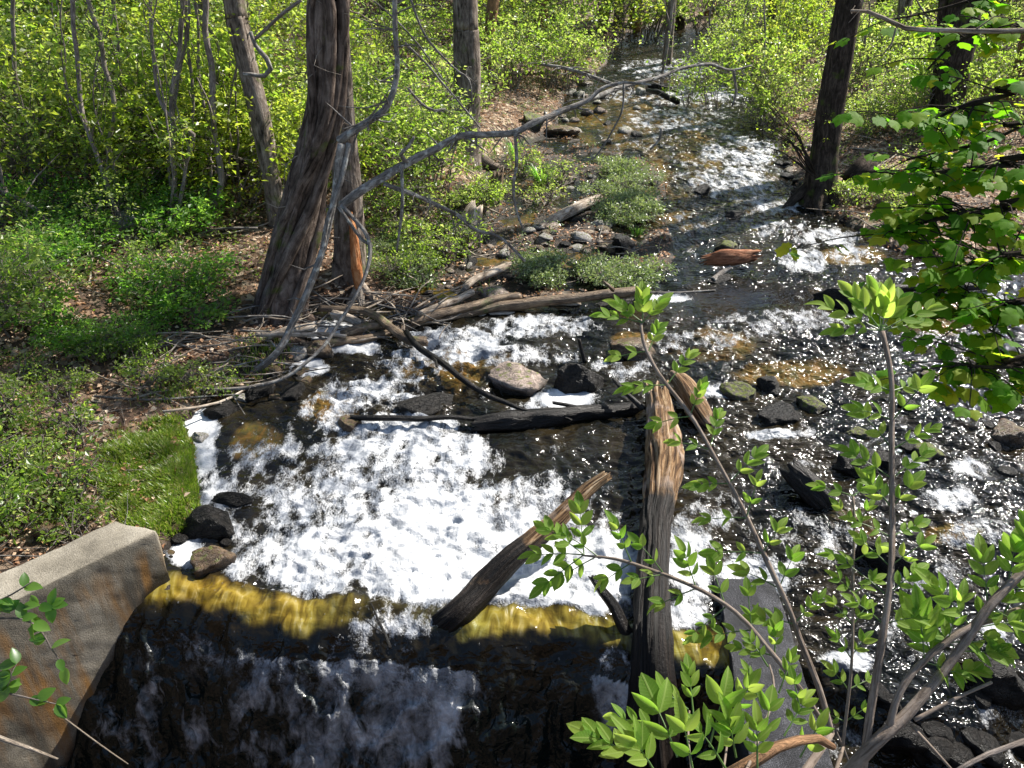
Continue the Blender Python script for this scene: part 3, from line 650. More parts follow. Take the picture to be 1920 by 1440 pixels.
# ------------------------------------------------------------------ rocks
def rockmesh(name, seed, sub, mat, cuts=5):
    bm = bmesh.new(); bmesh.ops.create_icosphere(bm, subdivisions=sub, radius=1.0)
    rr = random.Random(seed)
    for _ in range(cuts):
        n = Vector((rr.gauss(0, 1), rr.gauss(0, 1), rr.gauss(0.2, 0.8))).normalized(); d = rr.uniform(0.5, 0.82)
        for v in bm.verts:
            k = v.co.dot(n) - d
            if k > 0: v.co -= n * k * 0.95
    P = np.array([v.co[:] for v in bm.verts])
    a = fbm(P[:, 0] * 1.3 + seed, P[:, 1] * 1.3, P[:, 2] * 1.3, 4); b = fbm(P[:, 0] * 6 + seed, P[:, 1] * 6, P[:, 2] * 6, 3)
    for v, q, w in zip(bm.verts, a, b): v.co *= 1 + 0.17 * q + (0.045 * w if sub > 2 else 0)
    me = bpy.data.meshes.new(name); bm.to_mesh(me); bm.free(); me.materials.append(mat)
    me.polygons.foreach_set('use_smooth', np.ones(len(me.polygons), bool)); return me
def rock(px, py, wpx, hz, mat, label, dy=0.8, rot=None, zoff=0.0, name='river_rock', group=None, me=None, tilt=0.0, cuts=10):
    p = G(px, py); d = depth(p); sx = wpx / 2 * d / FPX
    me = me or rockmesh(name, random.uniform(0, 99), 4, M[mat], cuts)
    o = link(name, me); o.location = p + Vector((0, sx * dy * 0.3, zoff + hz * 0.15))
    o.rotation_euler = (random.uniform(-.15, .15), tilt, rot if rot is not None else random.uniform(-.6, .6))
    o.scale = (sx * 1.12, sx * dy * 1.1, hz)
    return tag(o, label, 'rock', group)
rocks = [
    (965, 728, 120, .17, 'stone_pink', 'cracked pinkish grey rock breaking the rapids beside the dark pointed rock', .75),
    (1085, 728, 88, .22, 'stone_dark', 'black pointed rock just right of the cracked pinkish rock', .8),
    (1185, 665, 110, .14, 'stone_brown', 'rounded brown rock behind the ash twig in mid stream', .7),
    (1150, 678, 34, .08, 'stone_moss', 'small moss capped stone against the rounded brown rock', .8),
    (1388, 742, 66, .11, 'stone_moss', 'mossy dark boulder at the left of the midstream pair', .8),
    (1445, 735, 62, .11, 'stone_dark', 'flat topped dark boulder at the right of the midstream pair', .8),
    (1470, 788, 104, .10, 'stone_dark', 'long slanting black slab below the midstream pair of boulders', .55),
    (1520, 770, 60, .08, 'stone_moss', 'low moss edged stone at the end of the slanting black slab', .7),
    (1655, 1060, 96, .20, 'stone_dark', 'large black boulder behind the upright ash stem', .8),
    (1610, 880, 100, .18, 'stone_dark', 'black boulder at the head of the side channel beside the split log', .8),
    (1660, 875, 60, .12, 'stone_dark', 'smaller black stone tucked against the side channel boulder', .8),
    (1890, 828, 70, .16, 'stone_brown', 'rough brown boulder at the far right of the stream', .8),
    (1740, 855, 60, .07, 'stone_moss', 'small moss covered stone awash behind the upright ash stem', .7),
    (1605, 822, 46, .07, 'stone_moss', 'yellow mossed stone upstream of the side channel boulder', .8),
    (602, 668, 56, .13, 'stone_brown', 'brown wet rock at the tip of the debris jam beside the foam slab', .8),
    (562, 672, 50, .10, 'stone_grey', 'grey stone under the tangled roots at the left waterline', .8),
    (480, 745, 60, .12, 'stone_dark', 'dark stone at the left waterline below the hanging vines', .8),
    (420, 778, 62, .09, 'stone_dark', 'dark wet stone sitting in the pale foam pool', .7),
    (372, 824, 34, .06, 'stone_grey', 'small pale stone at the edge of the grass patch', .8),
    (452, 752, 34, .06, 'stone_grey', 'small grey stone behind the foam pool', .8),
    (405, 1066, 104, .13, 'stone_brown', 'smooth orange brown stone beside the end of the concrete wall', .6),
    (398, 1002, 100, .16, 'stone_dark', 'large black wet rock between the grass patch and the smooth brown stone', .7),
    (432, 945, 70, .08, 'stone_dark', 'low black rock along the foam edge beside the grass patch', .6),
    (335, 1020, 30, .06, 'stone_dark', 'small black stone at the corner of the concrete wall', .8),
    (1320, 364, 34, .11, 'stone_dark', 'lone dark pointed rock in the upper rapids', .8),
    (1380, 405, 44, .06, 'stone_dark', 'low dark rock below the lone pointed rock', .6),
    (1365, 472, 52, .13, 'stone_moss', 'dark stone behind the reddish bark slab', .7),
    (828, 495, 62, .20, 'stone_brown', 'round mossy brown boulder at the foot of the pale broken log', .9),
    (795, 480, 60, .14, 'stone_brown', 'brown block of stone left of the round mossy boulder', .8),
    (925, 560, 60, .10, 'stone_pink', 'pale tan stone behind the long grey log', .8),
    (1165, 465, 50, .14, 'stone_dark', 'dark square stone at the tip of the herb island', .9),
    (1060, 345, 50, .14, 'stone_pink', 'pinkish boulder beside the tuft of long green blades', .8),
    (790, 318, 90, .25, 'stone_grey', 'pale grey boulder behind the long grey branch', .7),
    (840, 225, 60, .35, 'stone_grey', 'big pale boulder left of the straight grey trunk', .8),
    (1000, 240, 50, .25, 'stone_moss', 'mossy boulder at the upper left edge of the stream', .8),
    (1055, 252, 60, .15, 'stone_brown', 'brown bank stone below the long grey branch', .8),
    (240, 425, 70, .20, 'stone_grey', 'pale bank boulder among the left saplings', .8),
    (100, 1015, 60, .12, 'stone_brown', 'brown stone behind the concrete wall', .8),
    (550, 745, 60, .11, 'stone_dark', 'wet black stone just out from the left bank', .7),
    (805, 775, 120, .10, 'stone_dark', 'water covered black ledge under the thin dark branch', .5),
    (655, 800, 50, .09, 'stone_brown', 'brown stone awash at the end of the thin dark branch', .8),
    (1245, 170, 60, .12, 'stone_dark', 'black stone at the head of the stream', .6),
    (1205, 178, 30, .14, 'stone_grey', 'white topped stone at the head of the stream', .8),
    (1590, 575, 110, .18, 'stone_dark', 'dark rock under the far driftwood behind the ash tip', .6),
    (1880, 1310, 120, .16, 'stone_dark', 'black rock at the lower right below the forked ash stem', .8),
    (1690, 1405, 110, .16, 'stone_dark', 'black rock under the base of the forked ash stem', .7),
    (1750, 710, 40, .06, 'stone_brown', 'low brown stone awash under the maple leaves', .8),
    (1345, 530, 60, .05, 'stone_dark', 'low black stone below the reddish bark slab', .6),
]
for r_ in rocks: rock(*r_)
small = {m: [rockmesh('river_stone', 11 * i + 3, 2, M[m], 4) for i in range(3)] for m in ('stone_grey', 'stone_brown', 'stone_dark', 'stone_pink')}
def cobbles(box, n, wr, group, label, mats=('stone_grey', 'stone_brown', 'stone_dark', 'stone_pink')):
    for i in range(n):
        px_, py_ = random.uniform(box[0], box[2]), random.uniform(box[1], box[3])
        p = G(px_, py_); m = random.choice(mats); w = random.uniform(*wr) * depth(p) / FPX / 2
        o = link('river_stone', random.choice(small[m])); o.location = p; o.rotation_euler = (random.uniform(-.3, .3), random.uniform(-.3, .3), random.uniform(0, 6.3))
        o.scale = (w * random.uniform(.9, 1.4), w, w * random.uniform(.5, .8)); tag(o, label, 'stone', group); auto(o, p, 'small ' + {'stone_grey': 'grey', 'stone_brown': 'brown', 'stone_dark': 'dark', 'stone_pink': 'tan'}[m], 'stone', group)
cobbles((980, 415, 1180, 520), 46, (14, 34), 'stones in the olive side pool', 'small stone lying in the olive side pool behind the herb island')
cobbles((760, 455, 960, 560), 22, (14, 34), 'stones around the pale broken log', 'small stone beside the amber backwater under the pale broken log')
cobbles((1000, 330, 1240, 410), 24, (12, 26), 'stones along the upper island', 'small stone on the leafy upper island')
cobbles((1010, 150, 1200, 270), 22, (12, 30), 'stones at the upper left of the stream', 'small stone at the upper left edge of the stream')
cobbles((500, 690, 600, 760), 14, (14, 34), 'wet stones under the hanging vines', 'small wet stone at the left waterline under the hanging vines', ('stone_brown', 'stone_dark'))
cobbles((320, 985, 440, 1060), 10, (12, 26), 'wet stones by the wall corner', 'small wet stone between the wall corner and the foam', ('stone_dark', 'stone_brown'))
cobbles((1450, 250, 1530, 390), 14, (12, 30), 'stones along the right bank', 'small dark stone along the right bank below the leaning trunk', ('stone_dark', 'stone_brown'))
cobbles((1600, 1300, 1920, 1440), 10, (30, 70), 'stones in the side channel', 'dark wet stone in the glittering side channel', ('stone_dark',))
cobbles((1640, 760, 1900, 900), 7, (20, 40), 'half drowned stones at the right', 'half drowned dark stone at the right of the stream', ('stone_dark',))

# ------------------------------------------------------------------ leaves
def leafquads(C, D, Nn, L, W, rnd, fold=0.25):
    """one folded rhombus per leaf: C base points, D unit directions, Nn unit normals"""
    S = np.cross(D, Nn); S /= np.linalg.norm(S, axis=1)[:, None] + 1e-9
    Nn = np.cross(S, D)
    a = C; b = C + D * (L * 0.45)[:, None] + S * (W / 2)[:, None] + Nn * (W * fold)[:, None]
    c = C + D * L[:, None]; d = C + D * (L * 0.45)[:, None] - S * (W / 2)[:, None] + Nn * (W * fold)[:, None]
    n = len(C); V = np.stack([a, b, c, d], 1).reshape(-1, 3)
    i = np.arange(n)[:, None] * 4
    F = np.concatenate([i + np.array([[0, 1, 2]]), i + np.array([[0, 2, 3]])], 0)
    return V, F, np.repeat(rnd, 4)
def unit(v): return v / (np.linalg.norm(v, axis=1)[:, None] + 1e-9)
def sprays(centres, k, spread, size, mat, name='foliage', up=0.8, smooth=False, ar=0.6):
    c = np.repeat(np.asarray(centres), k, 0); n = len(c)
    D = unit(rng.normal(size=(n, 3)) * [1, 1, 0.45] + [0, 0, -0.05])
    C = c + D * rng.uniform(0.1, 1, (n, 1)) * spread
    N = unit(rng.normal(size=(n, 3)) * 0.55 + [0, 0, up])
    L = size * rng.uniform(0.45, 1.5, n)
    base = np.repeat(rng.uniform(0, 1, len(centres)), k)
    V, F, r = leafquads(C, D, N, L, L * ar * rng.uniform(.8, 1.15, n), np.clip(base * 0.6 + rng.uniform(0, .4, n), 0, 1) * 0.999)
    return npmesh(name, V, F, mat, smooth=smooth, rnd=r)
def bush_centres(n, rx, h, low=0.15, seed=0):
    out = []
    while len(out) < n:
        p = rng.uniform(-1, 1, 3); q = np.linalg.norm(p)
        if q > 1 or q < 0.2: continue
        if pn(p[0] * 2.2 + seed, p[1] * 2.2, p[2] * 2.2 + seed) < 0.07: continue
        out.append((p[0] * rx, p[1] * rx, h * (low + (1 - low) * (p[2] * .5 + .5))))
    return np.array(out)
def make_bush(name, n, k, rx, h, leaf, mat, seed, stems=9, spread=0.09, low=0.15, barkm='bark_thin', ar=0.6, label='', group=''):
    root = empty(name); cs = bush_centres(n, rx, h, low, seed)
    f = link('foliage', sprays(cs, k, spread, leaf, M[mat], ar=ar), root); reg(root, f)
    mb = MB()
    for i in range(stems):
        a = random.uniform(0, 6.28); e = cs[random.randrange(len(cs))]
        b = np.array([math.cos(a) * rx * .15, math.sin(a) * rx * .15, -0.05])
        mid = b * .6 + e * .4 + np.array([random.gauss(0, .06), random.gauss(0, .06), h * .12])
        mb.tube([b, mid, e], [0.011, 0.008, 0.003], 5, 0.25, cap=False)
        for _ in range(3):
            e2 = cs[random.randrange(len(cs))]
            if np.linalg.norm(e2 - mid) < rx * 1.2: mb.tube([mid, (mid + e2) / 2 + [0, 0, .05], e2], [0.006, 0.004, 0.002], 4, 0.3, cap=False)
    reg(root, mb.build('stems', M[barkm], root))
    return root
protos = {}
def proto(key, *a, count=3, **kw):
    protos[key] = [make_bush(*a, seed=s * 7.7 + len(protos), **kw) for s in range(count)]
proto('pale', 'understory_shrub', 150, 6, 0.95, 1.35, 0.066, 'leaf_pale', count=4)
proto('yellow', 'understory_shrub', 140, 6, 1.0, 1.5, 0.075, 'leaf_yellow', count=3)
proto('bright', 'leafy_shrub', 130, 7, 0.72, 0.7, 0.07, 'leaf_bright', count=4, spread=.10)
proto('small', 'young_plant', 60, 6, 0.3, 0.32, 0.035, 'leaf_pale', count=3, spread=.05, stems=6)
proto('herb', 'herb_clump', 120, 7, 0.34, 0.20, 0.034, 'leaf_silver', count=3, spread=.045, stems=5, low=0.3, ar=0.45)
used = set()
def place_bush(key, p, sc, label, cat, group, rz=None, tall=1.0):
    src = random.choice(protos[key])
    if src.name not in used: o = src; used.add(src.name)
    else: o = copy_tree(src)
    o.location = p; o.scale = (sc, sc, sc * tall); o.rotation_euler = (random.uniform(-.1, .1), random.uniform(-.1, .1), random.uniform(0, 6.28) if rz is None else rz)
    return tag(o, label, cat, group)
def zone(key, box, n, scr, label, cat, group, mind=0.0, tall=(0.9, 1.4)):
    for i in range(n):
        px_, py_ = random.uniform(box[0], box[2]), random.uniform(box[1], box[3]); p = G(px_, py_)
        kk = random.choice(key) if isinstance(key, tuple) else key
        sc_ = random.uniform(*scr); o = place_bush(kk, p, sc_, label, cat, group, tall=random.uniform(*tall))
        auto(o, p, {'pale': 'pale green', 'yellow': 'yellow green', 'bright': 'bright green', 'small': 'little green', 'herb': 'silvery'}[kk] + (' larger' if sc_ > (scr[0] + scr[1]) / 2 and kk != 'small' else ''), {'plant': 'plant'}.get(cat, 'shrub'), group)
PY_ = ('pale', 'pale', 'yellow')
zone(PY_, (-60, 150, 500, 400), 38, (.7, 1.15), 'pale green spring shrub on the left slope among thin saplings', 'shrub', 'shrubs on the left slope')
zone(PY_, (-60, -40, 560, 150), 34, (1.0, 1.6), 'yellow green shrub high on the left slope behind the saplings', 'shrub', 'shrubs high on the left slope')
zone(PY_, (450, 40, 660, 400), 22, (.55, .9), 'pale shrub', 'shrub', 'shrubs around the thin leaning tree')
zone('pale', (640, 100, 860, 420), 26, (.55, .9), 'pale shrub between the vine wrapped trunk and the straight grey trunk', 'shrub', 'shrubs behind the paired trunks')
zone(PY_, (640, -40, 1240, 90), 30, (.9, 1.5), 'green shrub behind the head of the stream', 'shrub', 'shrubs behind the stream head')
zone('pale', (900, 80, 1100, 200), 12, (.7, 1.0), 'green shrub on the bank left of the stream head', 'shrub', 'shrubs left of the stream head')
zone(('yellow', 'pale', 'pale'), (1290, 60, 1540, 250), 20, (.6, .9), 'sunlit yellow green shrub on the right bank before the leaning dark trunk', 'shrub', 'shrubs on the right bank')
zone(PY_, (1260, -40, 1920, 70), 34, (1.0, 1.6), 'backlit green shrub deep in the wood right of the stream', 'shrub', 'shrubs deep in the right wood')
zone('pale', (1570, 190, 1780, 300), 8, (.4, .6), 'pale shrub', 'shrub', 'low shrubs by the dark trunks')
zone('pale', (1600, 60, 1920, 260), 26, (.6, 1.0), 'pale shrub in the wood behind the dark twin trunks', 'shrub', 'shrubs behind the dark twin trunks')
zone(('bright', 'bright', 'pale'), (-40, 400, 420, 640), 24, (.45, .8), 'bright green leafy shrub spreading over the left bank', 'shrub', 'bright green shrubs on the left bank', tall=(.8, 1.2))
zone('bright', (60, 600, 300, 680), 6, (.35, .5), 'low bright green shrub at the edge of the left bank brush', 'shrub', 'low bright shrubs', tall=(.7, 1.0))
zone('small', (-20, 660, 420, 760), 12, (.6, 1.0), 'x', 'plant', 'small plants on the shaded left bank')
zone('small', (-20, 760, 190, 1010), 16, (.7, 1.1), 'small pale green plant on the leaf litter left of the grass patch', 'plant', 'small plants left of the grass')
zone('bright', (-10, 940, 60, 990), 3, (.25, .3), 'small bright plant behind the concrete wall', 'plant', 'bright plants behind the wall')
zone('small', (640, 380, 880, 540), 18, (.7, 1.2), 'small pale plant on the bank behind the debris jam', 'plant', 'small plants behind the debris jam')
zone('small', (860, 300, 1050, 400), 14, (.7, 1.2), 'small green plant near the straight grey trunk', 'plant', 'small plants near the grey trunk')
zone('herb', (1000, 510, 1210, 545), 16, (.75, 1.05), 'silvery leaved herb clump on the island behind the long log', 'plant', 'herbs on the lower island')
zone('herb', (1120, 330, 1230, 430), 18, (.7, 1.1), 'silvery leaved herb clump on the upper island', 'plant', 'herbs on the upper island')
zone('herb', (690, 440, 800, 540), 10, (.6, 1.0), 'silvery herb clump beside the split trunk', 'plant', 'herbs beside the split trunk')
zone('small', (1560, 330, 1760, 430), 10, (.7, 1.1), 'small plant on the sunlit right bank', 'plant', 'small plants on the right bank')

# ------------------------------------------------------------------ ground litter, grass, sticks (stuff)
def scatter(n, xr, yr, okf):
    x = rng.uniform(*xr, n); y = rng.uniform(*yr, n); z = ground_h(x, y)
    k = (z > water_base(x, y) + 0.01) & okf(x, y, z); return x[k], y[k], z[k]
def inpx(L, jit=True):
    P = np.array(L, float)
    return lambda x, y, z: in_poly(*(lambda q: (q[0] + rng.normal(0, 9, q[0].shape) + 16 * pn(x * 5, y * 5, 1.0), q[1] + rng.normal(0, 7, q[1].shape) + 14 * pn(x * 5, y * 5, 6.0)))(project(x, y, z)), P)
def nearok(x, y, z):
    a, b = project(x, y, z); return (a > -150) & (a < 2070) & (b > -20) & (rng.uniform(0, 1, len(x)) < np.clip(9 / np.maximum(y, 3), 0.12, 1))
x, y, z = scatter(150000, (-11, 11), (3.2, 22), nearok)
n = len(x); C = np.stack([x, y, z + rng.uniform(0.0, 0.03, n)], 1); D = unit(rng.normal(size=(n, 3)) * [1, 1, .25]); N = unit(rng.normal(size=(n, 3)) * .45 + [0, 0, 1])
L = rng.uniform(0.025, 0.065, n)
V, F, r = leafquads(C, D, N, L, L * .65, rng.beta(2, 1.6, n), 0.3)
tag(link('leaf_litter', npmesh('leaf_litter', V, F, M['litter'], smooth=False, rnd=r)), 'brown dead leaves carpeting both banks', kind='stuff')
# low ground cover
def cover(name, n, reg_, size, mat, label, zr=(0.01, 0.10), k=4, spread=.03):
    x, y, z = scatter(n, (-12, 12), (3.2, 24), reg_)
    cs = np.stack([x, y, z + rng.uniform(*zr, len(x))], 1)
    if len(cs): tag(link(name, sprays(cs, k, spread, size, M[mat], name=name, ar=.55)), label, kind='stuff')
rect = lambda a, b, c, d: [(a, b), (c, b), (c, d), (a, d)]
cover('ground_cover_leaves', 60000, lambda x, y, z: inpx(rect(-60, 120, 560, 600))(x, y, z) & (fbm(x, y, 2, 2) > -.1), .035, 'leaf_pale', 'low green seedlings covering the left slope', (0.02, .22))
cover('ground_cover_leaves', 40000, lambda x, y, z: inpx(rect(640, 120, 1240, 480))(x, y, z) & (fbm(x * 1.5, y * 1.5, 4, 2) > 0), .03, 'leaf_silver', 'low glossy seedlings covering the ground left of the stream', (0.01, .12))
cover('ground_cover_leaves', 60000, lambda x, y, z: inpx(rect(1400, 20, 1950, 420))(x, y, z) & (fbm(x, y, 7, 2) > .02), .035, 'leaf_pale', 'low green seedlings on the right bank floor', (0.02, .2))
cover('ground_cover_leaves', 26000, lambda x, y, z: inpx(rect(-60, 700, 200, 1050))(x, y, z) & (fbm(x * 2, y * 2, 8, 2) > .1), .022, 'leaf_yellow', 'tiny green seedlings in the litter beside the grass patch', (0.01, .06), 3, .02)

def grass(name, n, region, h, label, xr=(-6, 3), yr=(3, 15), mat='grass', w=.004, thing=None, lean=.45):
    x, y, z = scatter(n, xr, yr, region); m = len(x)
    if not m: return
    B = np.stack([x, y, z - .005], 1); D = rng.normal(size=(m, 2)); D /= np.linalg.norm(D, axis=1)[:, None]
    H = h * rng.uniform(.35, 1.3, m) * np.maximum(.3, 1 + .7 * fbm(x * 4, y * 4, 3, 3)); S = np.stack([-D[:, 1], D[:, 0], np.zeros(m)], 1) * w
    D3 = np.stack([D[:, 0], D[:, 1], np.zeros(m)], 1); ln = rng.uniform(.1, lean * 2, m)[:, None]
    mid = B + D3 * (H[:, None] * ln * .35) + np.stack([0 * H, 0 * H, H * .6], 1)
    tip = B + D3 * (H[:, None] * ln) + np.stack([0 * H, 0 * H, H * .95], 1)
    V = np.stack([B - S, B + S, mid + S * .8, mid - S * .8, tip], 1).reshape(-1, 3)
    i = np.arange(m)[:, None] * 5
    F = np.concatenate([i + np.array([[0, 1, 2]]), i + np.array([[0, 2, 3]]), i + np.array([[3, 2, 4]])], 0)
    o = link(name, npmesh(name, V, F, M[mat], smooth=True, rnd=np.repeat(rng.uniform(0, 1, m), 5)))
    return tag(o, label, kind='stuff') if not thing else tag(o, label, thing)
grass('bank_grass', 400000, lambda x, y, z: (fbm(x * 4, y * 4, 12, 3) + rng.normal(0, .25, len(x)) > -.28) & inpx([(205, 835), (300, 795), (345, 800), (372, 840), (398, 860), (395, 950), (350, 1005), (305, 1000), (225, 985), (195, 900)])(x, y, z), .06, 'short bright green grass patch on the left bank above the concrete wall', (-4.5, -1.2), (3.4, 6.2))
grass('bank_grass', 30000, inpx([(250, 770), (480, 735), (560, 650), (480, 620), (420, 700), (280, 730)]), .07, 'thin shaded grass under the hanging vines', (-5, -1.2), (4.5, 8), )
grass('bank_grass', 60000, lambda x, y, z: (fbm(x * 5, y * 5, 14, 3) > .05) & inpx([(150, 850), (280, 770), (380, 780), (410, 860), (405, 960), (360, 1015), (290, 1010), (160, 960)])(x, y, z), .045, 'sparse grass straggling out from the green patch', (-4.8, -1.2), (3.4, 6.4))
grass('grass_tuft', 40000, inpx([(340, 1075), (392, 1070), (388, 1098), (345, 1100)]), .05, 'small tuft of grass behind the end of the concrete wall', (-2.6, -1.8), (3.6, 4.4), thing='grass')
def tuft(px_, py_, n, h, label, w=.008):
    p = G(px_, py_); m = n; a = rng.uniform(0, 6.28, m); r0 = rng.uniform(0, .07, m)
    B = np.stack([p.x + np.cos(a) * r0, p.y + np.sin(a) * r0, np.full(m, p.z - .02)], 1); D3 = np.stack([np.cos(a), np.sin(a), 0 * a], 1); S = np.stack([-np.sin(a), np.cos(a), 0 * a], 1) * w
    H = h * rng.uniform(.6, 1.1, m); rows = []
    for k, (f, hh, ww) in enumerate([(0, 0, 1), (.12, .5, .95), (.35, .85, .7), (.62, .88, .35), (.78, .78, .05)]):
        c = B + D3 * (H * f)[:, None] + np.stack([0 * H, 0 * H, H * hh], 1); rows += [c - S * ww, c + S * ww]
    V = np.stack(rows, 1).reshape(-1, 3); i = np.arange(m)[:, None] * 10
    F = np.concatenate([i + np.array([[2 * q, 2 * q + 1, 2 * q + 3, 2 * q + 2]]) for q in range(4)], 0)
    tag(link('sedge_tuft', npmesh('sedge_tuft', V, F, M['leaf_bright'], rnd=np.repeat(rng.uniform(0, 1, m), 10))), label, 'plant')
tuft(1015, 352, 60, .42, 'arching tuft of long bright green blades beside the pinkish boulder')
tuft(965, 300, 36, .42, 'taller thin tuft of green blades under the long grey branch')
tuft(915, 555, 30, .16, 'small green tuft on the grey log by the amber backwater', .005)
tuft(1195, 440, 40, .16, 'small yellow green tuft on the upper island', .005)

# ------------------------------------------------------------------ trees
crown_me = {}
def crown_mesh(k, leaf='leaf_pale'):
    if (k, leaf) not in crown_me:
        cs = []
        while len(cs) < 420:
            p = rng.uniform(-1, 1, 3)
            if np.linalg.norm(p) > 1 or pn(p[0] * 2.6 + k * 5, p[1] * 2.6, p[2] * 2.6) < 0.02: continue
            cs.append(p * [2.6, 2.6, 2.2])
        crown_me[(k, leaf)] = sprays(np.array(cs), 9, .28, .10, M[leaf], name='crown')
    return crown_me[(k, leaf)]
def tree(name, L, mat, label, seg=26, ridge=.07, topz=9.5, crown=True, flare=1.0, vines=0, lean=None, freq=7, group=None, leaf='leaf_pale', cz=2.0, cs=1.0, twigs=0):
    """L: (px,py,radius px,Y) from the base up; the trunk continues above the frame to topz"""
    P, r = path_y(L); base = G(L[0][0], L[0][1]) if False else P[0]
    P = [Vector(p) for p in P]
    d = (P[-1] - P[-2]).normalized()
    if topz > P[-1].z:
        d.z = max(d.z, .6); d.normalize(); e = P[-1] + d * ((topz - P[-1].z) / d.z)
        P.append(P[-1].lerp(e, .5)); r.append(r[-1] * .8); P.append(e); r.append(r[-1] * .45)
    b0 = P[0]; P = [b0 - Vector((0, 0, .25))] + P; r = [r[0] * (1.0 + .5 * flare)] + r; r[1] *= 1 + .25 * flare
    root = empty(name, b0); pw = Matrix.Translation(b0)
    mb = MB(); C, rr = mb.tube(P, r, seg, .07 if seg > 14 else .2, ridge, freq)
    if flare > .3:
        for i in range(6):
            a = i * 1.05 + random.uniform(-.3, .3); q = r[1]
            s0 = b0 + Vector((math.cos(a) * q * .5, math.sin(a) * q * .5, .22)); s1 = b0 + Vector((math.cos(a) * q * 1.5, math.sin(a) * q * 1.5, -.01)); s2 = b0 + Vector((math.cos(a + .2) * q * 2.5, math.sin(a + .2) * q * 2.5, -.14))
            mb.tube([s0, s1, s2], [q * .34, q * .24, q * .1], 10, .06, .08, 4)
    tr = mb.build('trunk', M[mat], root, pw)
    if twigs:
        tm = MB()
        for _ in range(twigs):
            k = random.randrange(int(len(C) * .1), int(len(C) * .55)); a = random.uniform(0, 6.28); o = Vector(C[k]); q = rr[k]
            dd = Vector((math.cos(a), math.sin(a), random.uniform(-.5, .6))); l = random.uniform(.15, .6)
            p1 = o + dd * q * .8; p2 = p1 + dd * l * .5 + Vector((0, 0, random.gauss(0, .06))); p3 = p2 + Vector((random.gauss(0, .12), random.gauss(0, .12), random.gauss(-.08, .15)))
            tm.tube([p1, p2, p3], [.006, .004, .002], 4, .1, cap=False, wob=.02)
        tm.build('twigs', M['dead'], root, pw)['kind'] = 'stuff'
    if crown:
        top = P[-1]; c = link('crown', crown_mesh(random.randrange(3), leaf), root, Matrix.Translation(top + Vector((0, 0, -cz * .2))) @ Matrix.Rotation(random.uniform(0, 6), 4, 'Z') @ Matrix.Scale(cs, 4), pw)
    tag(root, label, 'tree', group)
    return root, C, rr, pw
# big vine-wrapped leaning trunk
rt, C, rr, pw = tree('leaning_tree', [(524, 612, 38, 7.5), (538, 520, 36, 7.6), (558, 420, 33, 7.7), (580, 330, 29, 7.75), (604, 220, 25, 7.8), (611, 110, 25, 7.85), (615, 0, 25, 7.9), (617, -80, 25, 8.0)],
     'bark_vine', 'massive leaning trunk wrapped in twisted vines beside the debris jam', 40, .10, flare=.9, freq=6, twigs=46, cs=.55, topz=10.5)
def wrap(C, rr, turns, ph, rad, off=.7, z0=0, z1=None, name='vine', mat='bark_vine', parent=None, pw=None):
    m = len(C); z1 = z1 or m; idx = list(range(z0, min(z1, m), 4)); pts = []
    for k in idx:
        a = ph + turns * 6.283 * k / m + .5 * math.sin(k * .11 + ph)
        pts.append(C[k] + np.array([math.cos(a), math.sin(a), 0]) * (rr[k] * 1.02 + rad * off))
    mb = MB(); mb.tube(pts, [rad * random.uniform(.8, 1.2) for _ in pts], 8, .06, .12, 4); return mb.build(name, M[mat], parent, pw)
for i, (tn, ph, rd) in enumerate([(1.6, -1.2, .05), (-1.3, -2.2, .04), (2.4, -.6, .03), (.9, -1.9, .055), (-2.2, -1.0, .026), (1.2, -2.8, .045), (.5, -2.4, .05), (-.7, -1.5, .04)]):
    wrap(C, rr, tn, ph, rd, .5, 2, int(len(C) * .6), parent=rt, pw=pw)
# split trunk behind it
rt, C, rr, pw = tree('split_trunk_tree', [(655, 562, 31, 8.25), (655, 460, 27, 8.3), (652, 360, 25, 8.35), (643, 240, 23, 8.4), (636, 120, 22, 8.45), (630, 0, 22, 8.5)], 'bark',
     'furrowed trunk with an orange split at its foot beside the leaning vine trunk', 36, .09, flare=.8, freq=12, cs=.5, topz=10.5)
mb = MB(); P, r = path_y([(676, 548, 13, 8.02), (668, 500, 14, 8.03), (664, 450, 11, 8.07), (658, 400, 5, 8.12)]); mb.tube(P, r, 12, .05, .3, 5, flat=.6, jag=.05)
mb.build('exposed_heartwood', M['orange_wood'], rt, pw)
mb = MB()
for k in range(9):
    a = random.uniform(-2.6, -.3); b = Vector((P[0].x, P[0].y, P[0].z)); e = b + Vector((math.cos(a) * .5, math.sin(a) * .35, -.25)); mb.tube([b + Vector((0, 0, .12)), b.lerp(e, .5) + Vector((0, 0, .03)), e], [.04, .03, .012], 7, .06, .15, 4)
mb.build('root', M['dead'], rt, pw)
tree('thin_leaning_tree', [(525, 440, 17, 9.3), (508, 330, 17, 9.4), (490, 230, 19, 9.6), (465, 130, 18, 9.7), (445, 40, 20, 9.8), (436, -30, 20, 9.9)], 'bark', 'thin grey tree leaning left behind the vine wrapped trunk', 22, .08, flare=.3, twigs=20, cs=.45)
tree('grey_tree', [(868, 312, 30, 12.2), (874, 230, 26, 12.25), (876, 140, 24, 12.3), (874, 60, 23, 12.35), (872, 0, 23, 12.4)], 'bark', 'straight grey trunk standing on the bank left of the stream', 24, .08, 10, flare=.8, twigs=14)
tree('leaning_dark_tree', [(1532, 372, 27, 10.9), (1545, 290, 24, 10.95), (1558, 200, 23, 11.0), (1575, 100, 24, 11.05), (1592, 0, 24, 11.1)], 'bark_dark', 'dark trunk leaning over the right bank at the water edge', 26, .08, flare=1.0, twigs=10, cs=.85, topz=8.8)
